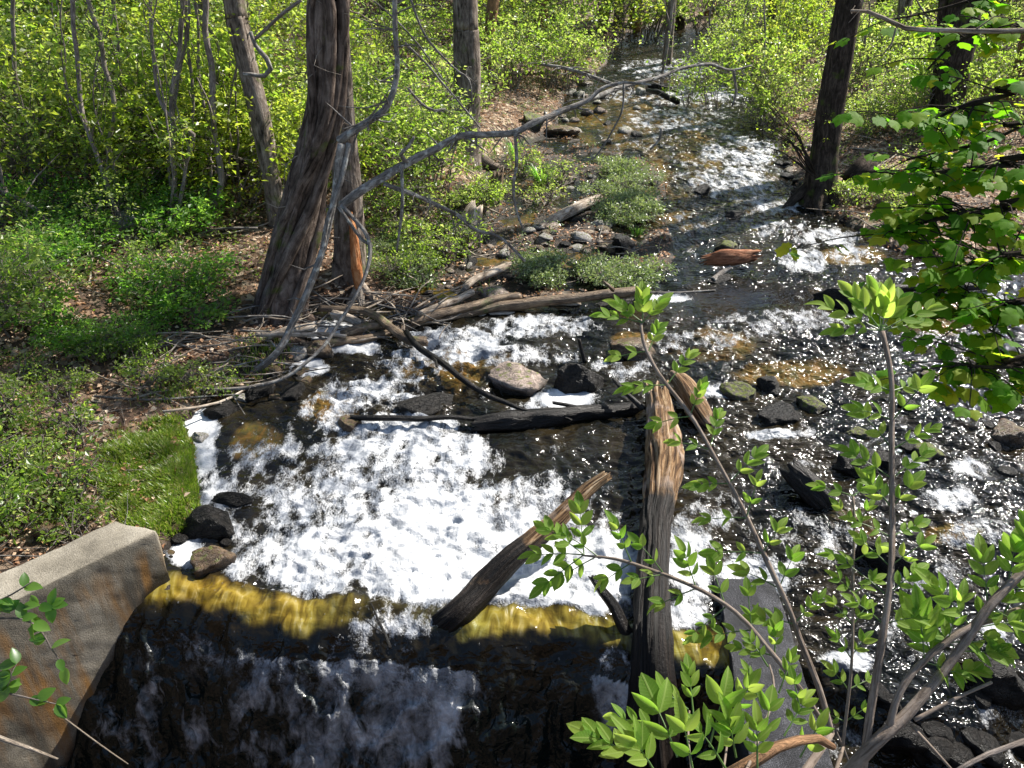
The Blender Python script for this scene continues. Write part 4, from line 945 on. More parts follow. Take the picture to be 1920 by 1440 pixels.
tree('dark_tree', [(1768, 298, 24, 13.0), (1775, 220, 23, 13.1), (1790, 120, 27, 13.2), (1805, 40, 28, 13.3), (1812, -20, 28, 13.4)], 'bark_dark', 'thick dark trunk behind the maple leaves at the right', 22, .08, 9, flare=.6, crown=False)
tree('slim_dark_tree', [(1738, 300, 8, 13.2), (1748, 220, 8, 13.3), (1760, 120, 9, 13.4), (1770, 0, 9, 13.5)], 'bark_dark', 'slim dark trunk close beside the thick dark trunk', 12, .06, 8, flare=.2, crown=False)
tree('yellow_leaved_tree', [(915, 140, 9, 16.5), (918, 60, 10, 16.6), (925, 0, 11, 16.7)], 'bark_warm', 'slim warm brown trunk just right of the straight grey trunk', 12, .06, 8, flare=.2, leaf='leaf_yellow')
far_tr = [(1012, 75, 13, 20, 1018), (1130, 60, 8, 22, 1150), (1160, 45, 10, 25, 1166), (1190, 50, 12, 24, 1198), (1250, 120, 9, 17, 1262), (1275, 55, 9, 26, 1282), (1330, 30, 10, 28, 1340), (1040, 20, 9, 28, 1044), (1440, 90, 9, 20, 1452), (1490, 40, 10, 26, 1500), (1685, 120, 14, 20, 1700), (1640, 70, 8, 24, 1660),
          (1900, 200, 20, 16, 1935), (1720, 40, 8, 28, 1735), (780, 40, 12, 22, 778), (720, 30, 10, 26, 715), (330, 60, 10, 20, 300), (400, 240, 12, 13.5, 385), (250, 90, 12, 17, 228), (60, 60, 10, 18, 20), (540, 60, 10, 20, 535), (160, 40, 9, 22, 130), (450, 40, 9, 24, 440)]
fl = ['reddish brown', 'grey', 'dark']
for i, (a, b, w, Yd, tx) in enumerate(far_tr):
    p = G(a, b, 70); Yd = p.y
    side = 'deep in the wood beyond the stream head' if 980 < a < 1400 else ('in the wood beyond the right bank' if a > 1400 else 'high on the left slope')
    m = ['bark_warm', 'bark', 'bark_dark'][i % 3] if a > 980 else 'bark'
    cname = fl[i % 3] if a > 980 else 'grey'
    o_tree = tree('forest_tree', [(a, b, w, Yd), ((a + tx) / 2, b - 60, w * .9, Yd), (tx, b - 140, w * .85, Yd)], m, f'{cname} trunk standing {side}', 10, .06, 8, crown=(i in (1, 6)), flare=.3, group=f'{cname} trunks {side}')[0]; auto(o_tree, o_tree.location, ('slim ' if w < 10 else 'stout ') + cname, 'forest trunk', '')
# tall trees beyond the frame's top that shade the banks (crowns only seen as dappled light and reflections)
# broken stumps
def broken(name, L, mat, label, cat, seg=20, ridge=.18, jag=.12, mode='y', freq=7, **kw):
    P, r = (path_y if mode == 'y' else path_z)(L); mb = MB(); C, rr = mb.tube(P, r, seg, .045, ridge, freq, jag=jag, **kw)
    o = mb.build(name, M[mat]); return tag(o, label, cat), C
broken('broken_stump', [(1838, 290, 24, 14.0), (1842, 240, 21, 14.0), (1846, 190, 17, 14.0), (1858, 165, 7, 14.0)], 'bark_warm', 'splintered orange brown stump behind the maple leaves', 'stump')
broken('broken_log', [(870, 478, 24, 9.4), (876, 440, 21, 9.6), (886, 405, 17, 9.8), (892, 388, 10, 9.9)], 'dead', 'pale bleached broken log standing on the bank', 'log')
broken('broken_stump', [(912, 432, 22, 10.6), (922, 395, 18, 10.7), (930, 350, 13, 10.8), (934, 325, 8, 10.8)], 'log_brown', 'jagged brown stump behind the pale broken log', 'stump', jag=.2)
broken('fallen_log', [(1012, 428, 8, .22), (1045, 408, 10, .26), (1085, 388, 11, .28), (1125, 372, 8, .30)], 'dead', 'short bleached log lying between the side pool and the upper island', 'log', 12, .12, .06, 'z')
broken('uprooted_stump', [(1590, 345, 16, 11.2), (1612, 322, 20, 11.3), (1628, 302, 14, 11.4)], 'bark_dark', 'dark upturned root mass beside the leaning dark trunk', 'stump', 16, .35, .12)
# ------------------------------------------------------------------ saplings of the left slope
def sapling(L, label, Y0, mat='bark_thin', leaves=40, leaf='leaf_pale', group=None, rtop=.8, bsz=.05, cat='sapling', name='sapling', fork=3):
    P, r = path_y([(a, b, w * .68, Y0 + k) for a, b, w, k in L]); b0 = P[0]; root = empty(name, b0); pw = Matrix.Translation(b0)
    mb = MB(); C, rr = mb.tube([b0 - Vector((0, 0, .2))] + P, [r[0]] + r, 8, .10, .06, 3, wob=.03)
    cs = []
    for _ in range(fork):
        k = random.randrange(len(C) // 3, len(C)); o = Vector(C[k]); e = o + Vector((random.gauss(0, .3), random.gauss(0, .3), random.uniform(.3, .9)))
        mb.tube([o, o.lerp(e, .5) + Vector((random.gauss(0, .06), 0, 0)), e], [rr[k] * .5, rr[k] * .35, rr[k] * .2], 5, .15, cap=False, wob=.02)
        cs += [np.array(o.lerp(e, random.uniform(.3, 1))) + rng.normal(0, .08, 3) for _ in range(max(1, leaves // fork // 2))]
    mb.build('stem', M[mat], root, pw)
    for _ in range(leaves // 2):
        k = random.randrange(len(C) // 3, len(C)); cs.append(C[k] + rng.normal(0, .16, 3))
    if leaves: link('foliage', sprays(np.array(cs), 6, .08, bsz, M[leaf], name='foliage'), root, None, pw)
    return tag(root, label, cat, group)
SAP = [
 ([(248, 530, 5, 0), (232, 440, 5, 0), (200, 340, 6, .1), (160, 235, 6, .2), (148, 150, 6, .3), (140, 60, 6, .3), (138, -40, 6, .3)], 8.9, 'dark curved sapling second from the left edge of the slope'),
 ([(262, 545, 5, 0), (240, 440, 5, 0), (215, 330, 6, .1), (207, 260, 6, .2), (216, 200, 6, .2), (196, 130, 6, .3), (180, 40, 6, .3), (150, -40, 5, .3)], 9.3, 'dark sapling with a double bend crossing the left slope'),
 ([(300, 400, 3, 0), (262, 330, 4, 0), (232, 220, 5, 0), (222, 110, 5, .1), (210, -30, 5, .1)], 10.6, 'slim pale sapling right of the double bent one'),
 ([(165, 372, 5, 0), (120, 310, 6, 0), (60, 235, 6, .1), (32, 190, 6, .2), (27, 100, 5, .2), (24, -30, 5, .2)], 9.8, 'dark sapling bowing at the far left of the slope'),
 ([(378, 470, 8, 0), (400, 400, 8, 0), (414, 330, 9, .1), (402, 250, 9, .2), (398, 160, 9, .3), (388, 60, 8, .3), (384, -40, 8, .3)], 9.2, 'smooth grey sapling with a slow curve before the thin leaning tree'),
 ([(362, 480, 4, 0), (390, 380, 4, 0), (392, 260, 4, .1), (376, 160, 4, .2), (370, 60, 4, .3), (360, -40, 4, .3)], 9.6, 'slender sapling just left of the smooth grey curved one'),
 ([(430, 345, 4, 0), (412, 260, 4, 0), (402, 180, 4, .1), (410, 90, 4, .2), (370, 20, 4, .2), (355, -40, 4, .2)], 10.4, 'slender sapling just right of the smooth grey curved one'),
 ([(335, 500, 8, 0), (330, 400, 7, 0), (325, 300, 7, .1), (326, 240, 7, .2), (322, 160, 6, .2), (335, 110, 6, .3), (340, 30, 6, .3), (336, -40, 6, .3)], 9.1, 'thickest stem of the braided clump on the left slope'),
 ([(330, 495, 5, 0), (338, 400, 5, 0), (345, 320, 5, .1), (362, 250, 5, .15), (340, 232, 5, .2), (312, 210, 5, .2), (295, 170, 5, .3), (285, 70, 5, .3), (280, -40, 5, .3)], 8.95, 'stem with the pale elbow loop in the braided clump'),
 ([(325, 490, 5, 0), (320, 390, 5, 0), (318, 290, 4, .1), (330, 170, 4, .2), (345, 90, 4, .2), (350, -40, 4, .3)], 9.3, 'thin straight stem at the left of the braided clump'),
 ([(340, 490, 4, 0), (345, 390, 4, 0), (350, 300, 4, .1), (362, 200, 4, .2), (354, 90, 4, .2), (352, -40, 4, .3)], 9.4, 'thin straight stem at the right of the braided clump'),
 ([(455, 300, 3, 0), (447, 180, 3, 0), (440, 60, 3, .1), (436, -40, 3, .1)], 11.5, 'hair thin sapling between the grey curved sapling and the thin leaning tree'),
 ([(120, 440, 6, 0), (60, 390, 6, 0), (0, 355, 6, .1), (-60, 330, 6, .2)], 8.6, 'dark stem arching out of the frame over the bright shrubs'),
 ([(70, 380, 4, 0), (30, 300, 4, 0), (0, 250, 4, .1), (-40, 200, 4, .2)], 9.9, 'thin stem slanting out at the left above the bright shrubs'),
 ([(1243, 140, 4, 0), (1252, 80, 4, 0), (1262, 0, 4, .1), (1266, -30, 4, .1)], 16.5, 'thin pale sapling at the head of the stream'),
]
for L_, Y0, lab in SAP: sapling([(a, b, w, k) for a, b, w, k in L_], lab, Y0, mat='bark_thin', leaves=44, leaf=random.choice(['leaf_pale', 'leaf_pale', 'leaf_yellow']))
for i in range(30):
    if i < 20: bx, by = random.uniform(0, 560), random.uniform(190, 440)
    else: bx, by = random.uniform(1300, 1900), random.uniform(60, 200)
    p = G(bx, by); sl_ = random.gauss(-.05 if bx < 900 else .08, .08); H_ = random.uniform(.55, 1.0); L_ = [(bx, by, 3.2, 0)]; x_ = bx
    for q in range(5):
        x_ += (sl_ * 60 + random.gauss(0, 13)); L_.append((x_, by - (q + 1) * (by + 60) / 5 * (H_ if i % 3 == 0 else 1), 3.0 - q * .35, .05 * q))
    o_ = sapling(L_, 'x', p.y, leaves=26, leaf=random.choice(['leaf_pale', 'leaf_yellow']), fork=3); auto(o_, p, 'wispy thin', 'sapling', '')
# twiggy bush leaning from the right bank
mb_root = None
for i in range(11):
    b = PY(1528 + random.uniform(-8, 6), 330, 10.7); tx, ty = random.uniform(1400, 1500), random.uniform(170, 300)
    e = PY(tx, ty, 10.7 + random.uniform(-.6, .6)); m_ = b.lerp(e, .5) + Vector((0, 0, .12))
    if mb_root is None: mb_root = empty('bank_bush', b); bpw = Matrix.Translation(b.copy()); mbb = MB(); bcs = []
    mbb.tube([b, m_, e], [.012, .008, .004], 5, .12, cap=False, wob=.04)
    for _ in range(4):
        k = b.lerp(e, random.uniform(.4, 1)); f = k + Vector((random.gauss(0, .2), random.gauss(0, .2), random.gauss(.15, .15))); mbb.tube([k, f], [.004, .002], 4, .1, cap=False, wob=.02); bcs.append(np.array(f))
mbb.build('stems', M['bark_dark'], mb_root, bpw); link('foliage', sprays(np.array(bcs), 5, .06, .04, M['leaf_yellow'], name='foliage'), mb_root, None, bpw)
tag(mb_root, 'bare twiggy bush leaning from the dark trunk out over the water', 'bush')

# ------------------------------------------------------------------ branches, vines, driftwood
def limb(name, L, mat, label, cat='branch', mode='y', seg=10, ridge=.10, step=.06, twigs=0, tl=.25, tmat=None, group=None, jag=0, wob=.01, parts=None, tdir=(-.4, .3), freq=4):
    f = path_y if mode == 'y' else path_z
    P, r = f(L); r = [q * (.66 if mat == 'dead_grey' else 1) for q in r]; mb = MB(); C, rr = mb.tube(P, r, seg, step, ridge, freq, jag=jag, wob=wob)
    if not twigs and not parts:
        return tag(mb.build(name, M[mat]), label, cat, group), C, rr
    root = empty(name, P[0]); pw = Matrix.Translation(P[0].copy()); mb.build('main_stem', M[mat], root, pw)
    tm = MB()
    for q in parts or []:
        P2, r2 = f(q); r2 = [q_ * .8 for q_ in r2]; sb = MB(); sb.tube(P2, r2, 7, .05, .1, 3, wob=.012); sb.build('side_branch', M[mat], root, pw)
    for _ in range(twigs):
        k = random.randrange(len(C) // 8, len(C)); o = Vector(C[k]); l = tl * random.uniform(.4, 1.3)
        d = Vector((random.gauss(0, 1), random.gauss(0, 1), random.uniform(*tdir))).normalized()
        e = o + d * l; m_ = o.lerp(e, .5) + Vector((0, 0, random.gauss(0, .04)))
        tm.tube([o, m_, e], [max(.0025, rr[k] * .35), max(.002, rr[k] * .25), .0015], 4, .08, cap=False, wob=.025)
        if random.random() < .5: tm.tube([m_, m_ + Vector((random.gauss(0, .08), random.gauss(0, .08), random.gauss(-.05, .06)))], [.0025, .0012], 4, .06, cap=False, wob=.01)
    if twigs: tm.build('twigs', M[tmat or mat], root, pw)['kind'] = 'stuff'
    return tag(root, label, cat, group), C, rr
limb('fallen_branch', [(640, 385, 12, 7.4), (690, 350, 12, 7.5), (760, 308, 11, 7.7), (815, 280, 10, 7.9), (862, 256, 9, 8.1), (920, 252, 8, 8.3), (965, 248, 9, 8.5), (1010, 226, 8, 8.7), (1060, 205, 8, 9.0), (1110, 185, 7, 9.3), (1160, 165, 6, 9.6), (1225, 148, 5, 9.9), (1280, 128, 4, 10.2), (1330, 120, 4, 10.4), (1370, 132, 3, 10.5), (1410, 122, 2.5, 10.6)],
     'dead_grey', 'long lichened grey branch reaching right across the bank to the stream', twigs=70, tl=.32, parts=[
     [(1050, 208, 6, 9.0), (1100, 190, 5, 9.1), (1130, 165, 4, 9.2), (1170, 155, 3, 9.3), (1220, 160, 2, 9.4)],
     [(765, 305, 5, 7.7), (752, 290, 5, 7.6), (765, 275, 4, 7.6), (775, 258, 3, 7.6)],
     [(1375, 132, 3, 10.5), (1380, 170, 3, 10.5), (1372, 200, 2, 10.5)],
     [(965, 250, 4, 8.4), (970, 300, 4, 8.4), (962, 350, 3, 8.4), (970, 400, 3, 8.4), (980, 430, 2, 8.4)],
     [(755, 310, 4, 7.6), (755, 380, 4, 7.5), (750, 430, 3, 7.5), (745, 470, 2, 7.5)],
     [(1170, 155, 3, 9.5), (1165, 210, 2.5, 9.4), (1140, 260, 2, 9.4), (1110, 300, 2, 9.4)], [(1240, 240, 3, 9.9), (1235, 262, 3, 9.9), (1218, 280, 2, 9.9)]], tdir=(-1.2, .3))
limb('hanging_branch', [(720, 345, 6, 7.5), (770, 362, 6, 7.6), (820, 385, 6, 7.8), (860, 405, 5, 8.0), (890, 430, 5, 8.1), (935, 445, 4, 8.2), (985, 490, 4, 8.25)], 'dead_grey', 'thinner grey branch drooping below the long lichened branch', twigs=26, tl=.25, tdir=(-1.4, .2))
limb('vine', [(636, 265, 11, 7.3), (690, 228, 10, 7.3), (720, 205, 9, 7.3), (738, 170, 8, 7.35), (745, 120, 7, 7.4), (742, 60, 7, 7.45), (738, -20, 7, 7.5)], 'dead_grey', 'thick grey vine curving up from the leaning trunk towards the canopy', 'vine', twigs=30, tl=.4, tdir=(-1, .8))
limb('vine', [(640, 270, 9, 7.2), (632, 330, 9, 7.15), (622, 400, 9, 7.05), (605, 470, 9, 6.95), (580, 540, 9, 6.8), (552, 600, 8, 6.7), (530, 650, 8, 6.55), (490, 690, 7, 6.45), (440, 712, 6, 6.4), (400, 722, 5, 6.4)], 'dead_grey', 'long twisted vine hanging in front of the leaning trunk down to the bank', 'vine', ridge=.2, twigs=16, tl=.25,
     parts=[[(655, 268, 6, 7.25), (640, 340, 6, 7.12), (616, 410, 6, 7.0), (600, 480, 6, 6.9), (574, 550, 6, 6.75), (545, 610, 6, 6.65), (520, 660, 6, 6.5), (470, 700, 5, 6.4)]])
limb('vine', [(640, 385, 6, 7.3), (665, 410, 6, 7.2), (690, 445, 6, 7.1), (692, 490, 5, 6.95), (670, 550, 5, 6.75), (640, 600, 5, 6.6), (615, 640, 5, 6.4), (590, 665, 5, 6.3), (540, 705, 5, 6.15), (480, 725, 6, 6.05), (400, 730, 5, 6.05), (330, 728, 5, 6.1), (290, 712, 4, 6.15), (245, 695, 4, 6.2)], 'dead_grey', 'looping vine that swings past the split trunk and along the waterline', 'vine', twigs=14, tl=.2)
limb('vine', [(635, 388, 5, 7.25), (660, 420, 5, 7.15), (680, 450, 5, 7.1), (698, 462, 3, 7.05)], 'dead_grey', 'short pale vine end forking beside the orange split', 'vine', wob=.03)
limb('bare_branch', [(1940, 56, 4.5, 3.6), (1850, 57, 4.5, 3.6), (1760, 58, 4, 3.7), (1695, 53, 4, 3.75), (1655, 33, 3.5, 3.8), (1625, 20, 3, 3.85), (1595, 20, 2.5, 3.9)], 'dead', 'bare pale branch reaching in from the upper right', 'branch', twigs=5, tl=.12, parts=[[(1680, 52, 2, 3.75), (1672, 80, 2, 3.75), (1655, 102, 1.6, 3.75), (1638, 105, 1.2, 3.75)]])
limb('loop_branch', [(470, 60, 5, 9.0), (480, 85, 6, 9.0), (500, 110, 7, 9.0), (507, 130, 7, 9.0), (495, 143, 6, 9.0), (470, 140, 5, 9.0), (455, 138, 4, 9.0)], 'dead_grey', 'hooked pale branch stub curling from the thin leaning tree', 'branch')
limb('bare_branch', [(565, 0, 3, 9.0), (520, 35, 3, 9.0), (475, 75, 3, 9.05)], 'bark_thin', 'straight thin branch slanting into the thin leaning tree', 'branch')
for L_, lab in [([(770, 0, 4, 9.5), (800, 70, 4, 9.5), (850, 125, 3.5, 9.5), (880, 150, 3, 9.5), (885, 200, 2, 9.5)], 'thin drooping branch before the straight grey trunk'),
                ([(760, 80, 4, 8.8), (800, 120, 4, 8.8), (850, 180, 3, 8.8), (880, 215, 3, 8.9), (900, 240, 2, 9.0)], 'lower thin branch sloping down to the straight grey trunk'),
                ([(700, 0, 3, 8.6), (745, 40, 3, 8.6), (790, 90, 2.5, 8.6), (830, 150, 2, 8.6)], 'faint branch above the paired trunks'),
                ([(765, 165, 4, 8.9), (790, 195, 4.5, 8.9), (815, 208, 4.5, 8.9), (835, 205, 4, 8.9)], 'short pale hooked branch before the big pale boulder')]:
    limb('drooping_branch', [(a, b, w * .8, Y) for a, b, w, Y in L_], 'dead_grey', lab, twigs=14, tl=.25)
# debris jam
jam = [
 ([(1207, 542, 7, .28), (1170, 548, 9, .26), (1100, 556, 9, .23), (1020, 564, 9, .20), (960, 572, 9, .17), (920, 578, 8, .15), (860, 592, 8, .13), (800, 605, 9, .12), (740, 622, 8, .10)], 'log_brown', 'long straight log running along the water edge from the herb island', .0),
 ([(975, 556, 7, .22), (930, 562, 8, .22), (880, 576, 8, .2), (820, 590, 8, .2), (770, 604, 7, .18)], 'log_brown', 'shorter brown log lying behind the long straight log', 0),
 ([(1090, 568, 6, .12), (1050, 566, 7, .13), (1030, 568, 6, .13)], 'dead', 'short white log stub below the long straight log', 0),
 ([(975, 590, 4, .08), (920, 590, 4, .09), (860, 600, 4, .08), (780, 622, 4, .07), (700, 640, 4, .06), (640, 652, 4, .05), (598, 650, 4, .06)], 'dead', 'thin pale pole along the front of the debris jam', 0),
 ([(980, 492, 7, .25), (940, 506, 7, .25), (900, 520, 7, .24), (880, 532, 7, .22), (868, 545, 5, .2)], 'dead', 'curved tan branch above the amber backwater', .0),
 ([(885, 548, 6, .22), (855, 562, 6, .24), (820, 575, 6, .26), (785, 588, 5, .26)], 'dead', 'tan crooked branch on top of the debris jam', 0),
 ([(735, 608, 9, .16), (690, 614, 9, .16), (640, 630, 8, .14)], 'log_brown', 'thick short brown log in the middle of the debris jam', 0),
 ([(800, 640, 9, .16), (760, 634, 8, .18), (700, 590, 6, .25), (660, 580, 6, .26), (600, 578, 5, .25)], 'log_brown', 'bent dark limb crossing the debris jam', 0),
 ([(620, 590, 9, .22), (650, 596, 9, .2), (680, 608, 8, .16)], 'dead', 'stubby pale log at the foot of the leaning trunk', 0),
 ([(480, 628, 4, .3), (560, 628, 4, .25), (610, 628, 4, .2), (650, 630, 3, .18)], 'dead', 'pale straight stick across the foot of the leaning trunk', 0),
 ([(570, 650, 8, .14), (640, 640, 7, .12), (700, 632, 6, .11), (745, 620, 5, .1)], 'log_brown', 'brown limb lying over the foam slab', 0),
 ([(590, 612, 8, .2), (540, 620, 8, .24), (500, 632, 6, .26)], 'dead', 'splintered straw coloured log beside the leaning trunk', 0),
 ([(1190, 570, 14, .08), (1140, 575, 14, .06), (1080, 580, 10, .03)], 'wet_wood', 'black waterlogged log under the end of the long straight log', 0),
 ([(1210, 548, 4, .12), (1270, 548, 3, .12), (1340, 545, 2, .12)], 'dead_grey', 'thin stick trailing right from the long straight log', 0),
 ([(1150, 545, 4, .35), (1140, 535, 3, .42), (1132, 528, 2, .45)], 'log_brown', 'broken knot stub rising from the long straight log', 0)]
for L_, m_, lab, _ in jam: limb('driftwood_log', L_, m_, lab, 'log', 'z', 12, .16, .05, jag=.03, wob=.012)
# big river logs
def wetlog(name, L, mat, label, seg, wetf, ridge=.14, jag=.1, freq=8, cat='log', wob=.015, flat=1.0):
    P, r = path_z(L); mb = MB(); C, rr = mb.tube(P, r, seg, .02, ridge, freq, jag=jag, wob=wob, flat=flat); o = mb.build(name, M[mat])
    V = np.zeros(len(o.data.vertices) * 3); o.data.vertices.foreach_get('co', V); V = V.reshape(-1, 3)
    a = o.data.attributes.new('wet', 'FLOAT', 'POINT'); a.data.foreach_set('value', wetf(V).astype(np.float32)); return tag(o, label, cat)
wetlog('drift_log', [(1236, 742, 20, .22), (1240, 800, 26, .2), (1244, 860, 30, .18), (1238, 930, 25, .16), (1230, 1000, 23, .14), (1224, 1080, 24, .11), (1222, 1160, 29, .09), (1224, 1240, 33, 0.0), (1226, 1330, 42, -.22), (1224, 1450, 46, -.55)], 'weathered',
       'split ochre log standing end on to the falls and blackened below', 40, lambda V: sst(4.75, 4.1, V[:, 1]) * 1.8, .26, .26, 15)
wetlog('drift_log', [(1137, 893, 9, .50), (1105, 915, 12, .45), (1060, 955, 14, .38), (1010, 1003, 17, .30), (960, 1050, 20, .22), (905, 1105, 22, .11), (850, 1158, 23, .02), (800, 1205, 22, -.20)], 'weathered',
       'diagonal log slanting up out of the falls to an orange broken tip', 34, lambda V: np.clip(sst(.42, .28, V[:, 2]) * .75 + sst(.2, .1, V[:, 2]) * .4, 0, 1), .17, .09, 12)
wetlog('drift_log', [(1268, 705, 12, .20), (1290, 735, 17, .18), (1310, 770, 19, .13), (1326, 795, 15, .06)], 'weathered', 'pale split log end lying behind the upright ash twig', 24, lambda V: sst(.16, .0, V[:, 2]) * .9, .2, .12)
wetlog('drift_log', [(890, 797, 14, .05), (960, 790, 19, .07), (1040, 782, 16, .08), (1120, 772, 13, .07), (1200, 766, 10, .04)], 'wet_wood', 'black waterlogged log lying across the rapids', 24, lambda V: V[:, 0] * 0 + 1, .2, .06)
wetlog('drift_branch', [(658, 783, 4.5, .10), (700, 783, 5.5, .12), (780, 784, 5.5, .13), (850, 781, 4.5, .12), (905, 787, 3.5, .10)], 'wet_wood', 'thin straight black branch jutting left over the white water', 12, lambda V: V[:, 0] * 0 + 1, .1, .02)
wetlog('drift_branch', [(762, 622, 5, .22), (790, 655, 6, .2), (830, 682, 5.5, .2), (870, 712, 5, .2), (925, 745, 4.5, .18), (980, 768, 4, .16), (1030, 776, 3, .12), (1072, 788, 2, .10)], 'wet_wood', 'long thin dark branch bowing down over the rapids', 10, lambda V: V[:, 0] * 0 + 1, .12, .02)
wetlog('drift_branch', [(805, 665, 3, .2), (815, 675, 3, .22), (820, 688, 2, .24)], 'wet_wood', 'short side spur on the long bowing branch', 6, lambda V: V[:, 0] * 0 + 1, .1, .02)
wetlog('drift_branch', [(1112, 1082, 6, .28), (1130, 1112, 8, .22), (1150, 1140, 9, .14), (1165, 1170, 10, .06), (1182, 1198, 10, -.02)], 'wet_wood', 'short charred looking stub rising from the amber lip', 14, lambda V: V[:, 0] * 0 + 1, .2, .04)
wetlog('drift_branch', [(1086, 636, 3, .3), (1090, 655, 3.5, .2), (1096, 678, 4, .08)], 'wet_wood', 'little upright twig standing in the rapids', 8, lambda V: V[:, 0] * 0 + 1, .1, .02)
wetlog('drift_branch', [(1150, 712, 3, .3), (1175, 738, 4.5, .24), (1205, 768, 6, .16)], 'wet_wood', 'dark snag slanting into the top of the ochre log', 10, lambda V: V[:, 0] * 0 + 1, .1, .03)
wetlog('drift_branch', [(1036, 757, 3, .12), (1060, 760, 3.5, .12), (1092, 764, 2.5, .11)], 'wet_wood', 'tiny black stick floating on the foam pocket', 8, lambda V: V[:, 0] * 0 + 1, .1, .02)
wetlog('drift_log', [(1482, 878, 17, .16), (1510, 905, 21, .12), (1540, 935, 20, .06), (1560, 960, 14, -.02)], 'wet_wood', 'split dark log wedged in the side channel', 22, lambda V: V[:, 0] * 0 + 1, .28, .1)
wetlog('drift_log', [(1326, 488, 8, .27), (1350, 485, 13, .29), (1380, 483, 14, .29), (1412, 479, 9, .28)], 'slab_red', 'reddish bark slab stranded on the midstream stone', 18, lambda V: V[:, 0] * 0, .35, .16, flat=.45)
wetlog('drift_branch', [(1335, 525, 5, .15), (1352, 512, 5, .17), (1370, 502, 4, .2)], 'dead_grey', 'pale stick leaning below the reddish bark slab', 8, lambda V: V[:, 0] * 0, .1, .02)
wetlog('drift_log', [(1620, 548, 8, .2), (1700, 540, 8, .2), (1780, 538, 7, .2), (1860, 534, 6, .2)], 'wet_wood', 'dark driftwood log under the maple leaves at the right', 12, lambda V: V[:, 0] * 0 + 1, .2, .04)
wetlog('drift_branch', [(1215, 170, 4, .5), (1235, 174, 5, .55), (1255, 184, 5, .5), (1272, 192, 6, .42)], 'wet_wood', 'dark snag lying at the head of the stream', 10, lambda V: V[:, 0] * 0 + 1, .1, .04)
limb('jam_branch', [(1180, 168, 4, 15), (1140, 155, 5, 15), (1100, 140, 5, 15.2), (1060, 128, 5, 15.4), (1010, 120, 4, 15.6)], 'dead_grey', 'fallen grey branch on the bank left of the stream head', twigs=20, tl=.5)

# loose sticks: shared meshes, individual objects
stick_me = []
for i in range(8):
    mb = MB(); l = .5; pts = [Vector((-l, 0, 0)), Vector((-l * .3, random.gauss(0, .05), random.gauss(0, .03))), Vector((l * .35, random.gauss(0, .06), random.gauss(0, .03))), Vector((l, random.gauss(0, .05), 0))]
    mb.tube(pts, [.011, .010, .008, .004], 6, .09, .08, 3)
    if i % 2: mb.tube([pts[1], pts[1] + Vector((.15, random.choice((-1, 1)) * .14, .05))], [.006, .003], 5, .08, cap=False)
    o = mb.build('stick', M['dead' if i % 3 else 'dead_grey']); stick_me.append(o.data); bpy.data.objects.remove(o)
def sticks(box, n, sc, label, group, zj=.06, thick=1.0, ang=None):
    for _ in range(n):
        p = G(random.uniform(box[0], box[2]), random.uniform(box[1], box[3])); s_ = random.uniform(*sc)
        o = link('stick', random.choice(stick_me)); o.location = p + Vector((0, 0, random.uniform(.01, zj))); o.rotation_euler = (random.uniform(0, 6), random.gauss(0, .15), random.uniform(0, 6.28) if ang is None else random.gauss(*ang))
        o.scale = (s_, s_ * thick, s_ * thick); tag(o, label, 'stick', group); auto(o, p, 'long dead' if s_ > (sc[0] + sc[1]) / 2 else 'short dead', 'stick', group)
sticks((470, 560, 860, 640), 90, (.3, 1.0), 'dry stick piled in the debris jam around the two trunks', 'sticks of the debris jam', .14, 1.1, (0.3, .7))
sticks((240, 640, 520, 760), 40, (.5, 1.4), 'dead stick on the shaded bank under the hanging vines', 'sticks under the hanging vines', .08, .8, (.15, .5))
sticks((0, 760, 240, 1060), 55, (.2, .8), 'thin dry stick in the litter left of the grass patch', 'sticks left of the grass patch', .05, .6)
sticks((160, 380, 520, 560), 26, (.5, 1.5), 'dead stick on the left slope', 'sticks on the left slope', .1)
sticks((640, 300, 1000, 540), 32, (.4, 1.2), 'dead stick on the bank behind the debris jam', 'sticks behind the debris jam', .1, .9)
sticks((1560, 260, 1800, 430), 26, (.5, 1.4), 'dead stick on the sunlit right bank', 'sticks on the right bank', .1)
sticks((1000, 400, 1240, 540), 16, (.3, .7), 'thin stick among the stones of the side pool', 'sticks by the side pool', .1)

# ------------------------------------------------------------------ leaf meshes for the near plants
def leaflet_mesh(name, mat, w=.42, droop=.12, fold=.16, n=6, serr=0.0):
    V, F, UV = [], [], []
    for i in range(n + 1):
        t = i / n; ww = w * .5 * (math.sin(math.pi * min(1, t ** .8)) ** .8 if 0 < t < 1 else 0) * (1 + (serr if i % 2 else -serr)); z = -droop * t * t
        V += [(-ww, t, z + fold * ww), (0, t, z), (ww, t, z + fold * ww)]; UV += [(-ww, t), (0, t), (ww, t)]
    for i in range(n):
        a = i * 3
        F += [(a, a + 1, a + 4, a + 3), (a + 1, a + 2, a + 5, a + 4)]
    return npmesh(name, V, F, mat, rnd=np.full(len(V), random.random() * .3), uv=np.array(UV))
ash_leaf = [leaflet_mesh('leaflet', M['leaf_ash'], w, d, f) for w, d, f in ((.48, .10, .35), (.42, .22, .5), (.52, .02, .25), (.40, .30, .6))]
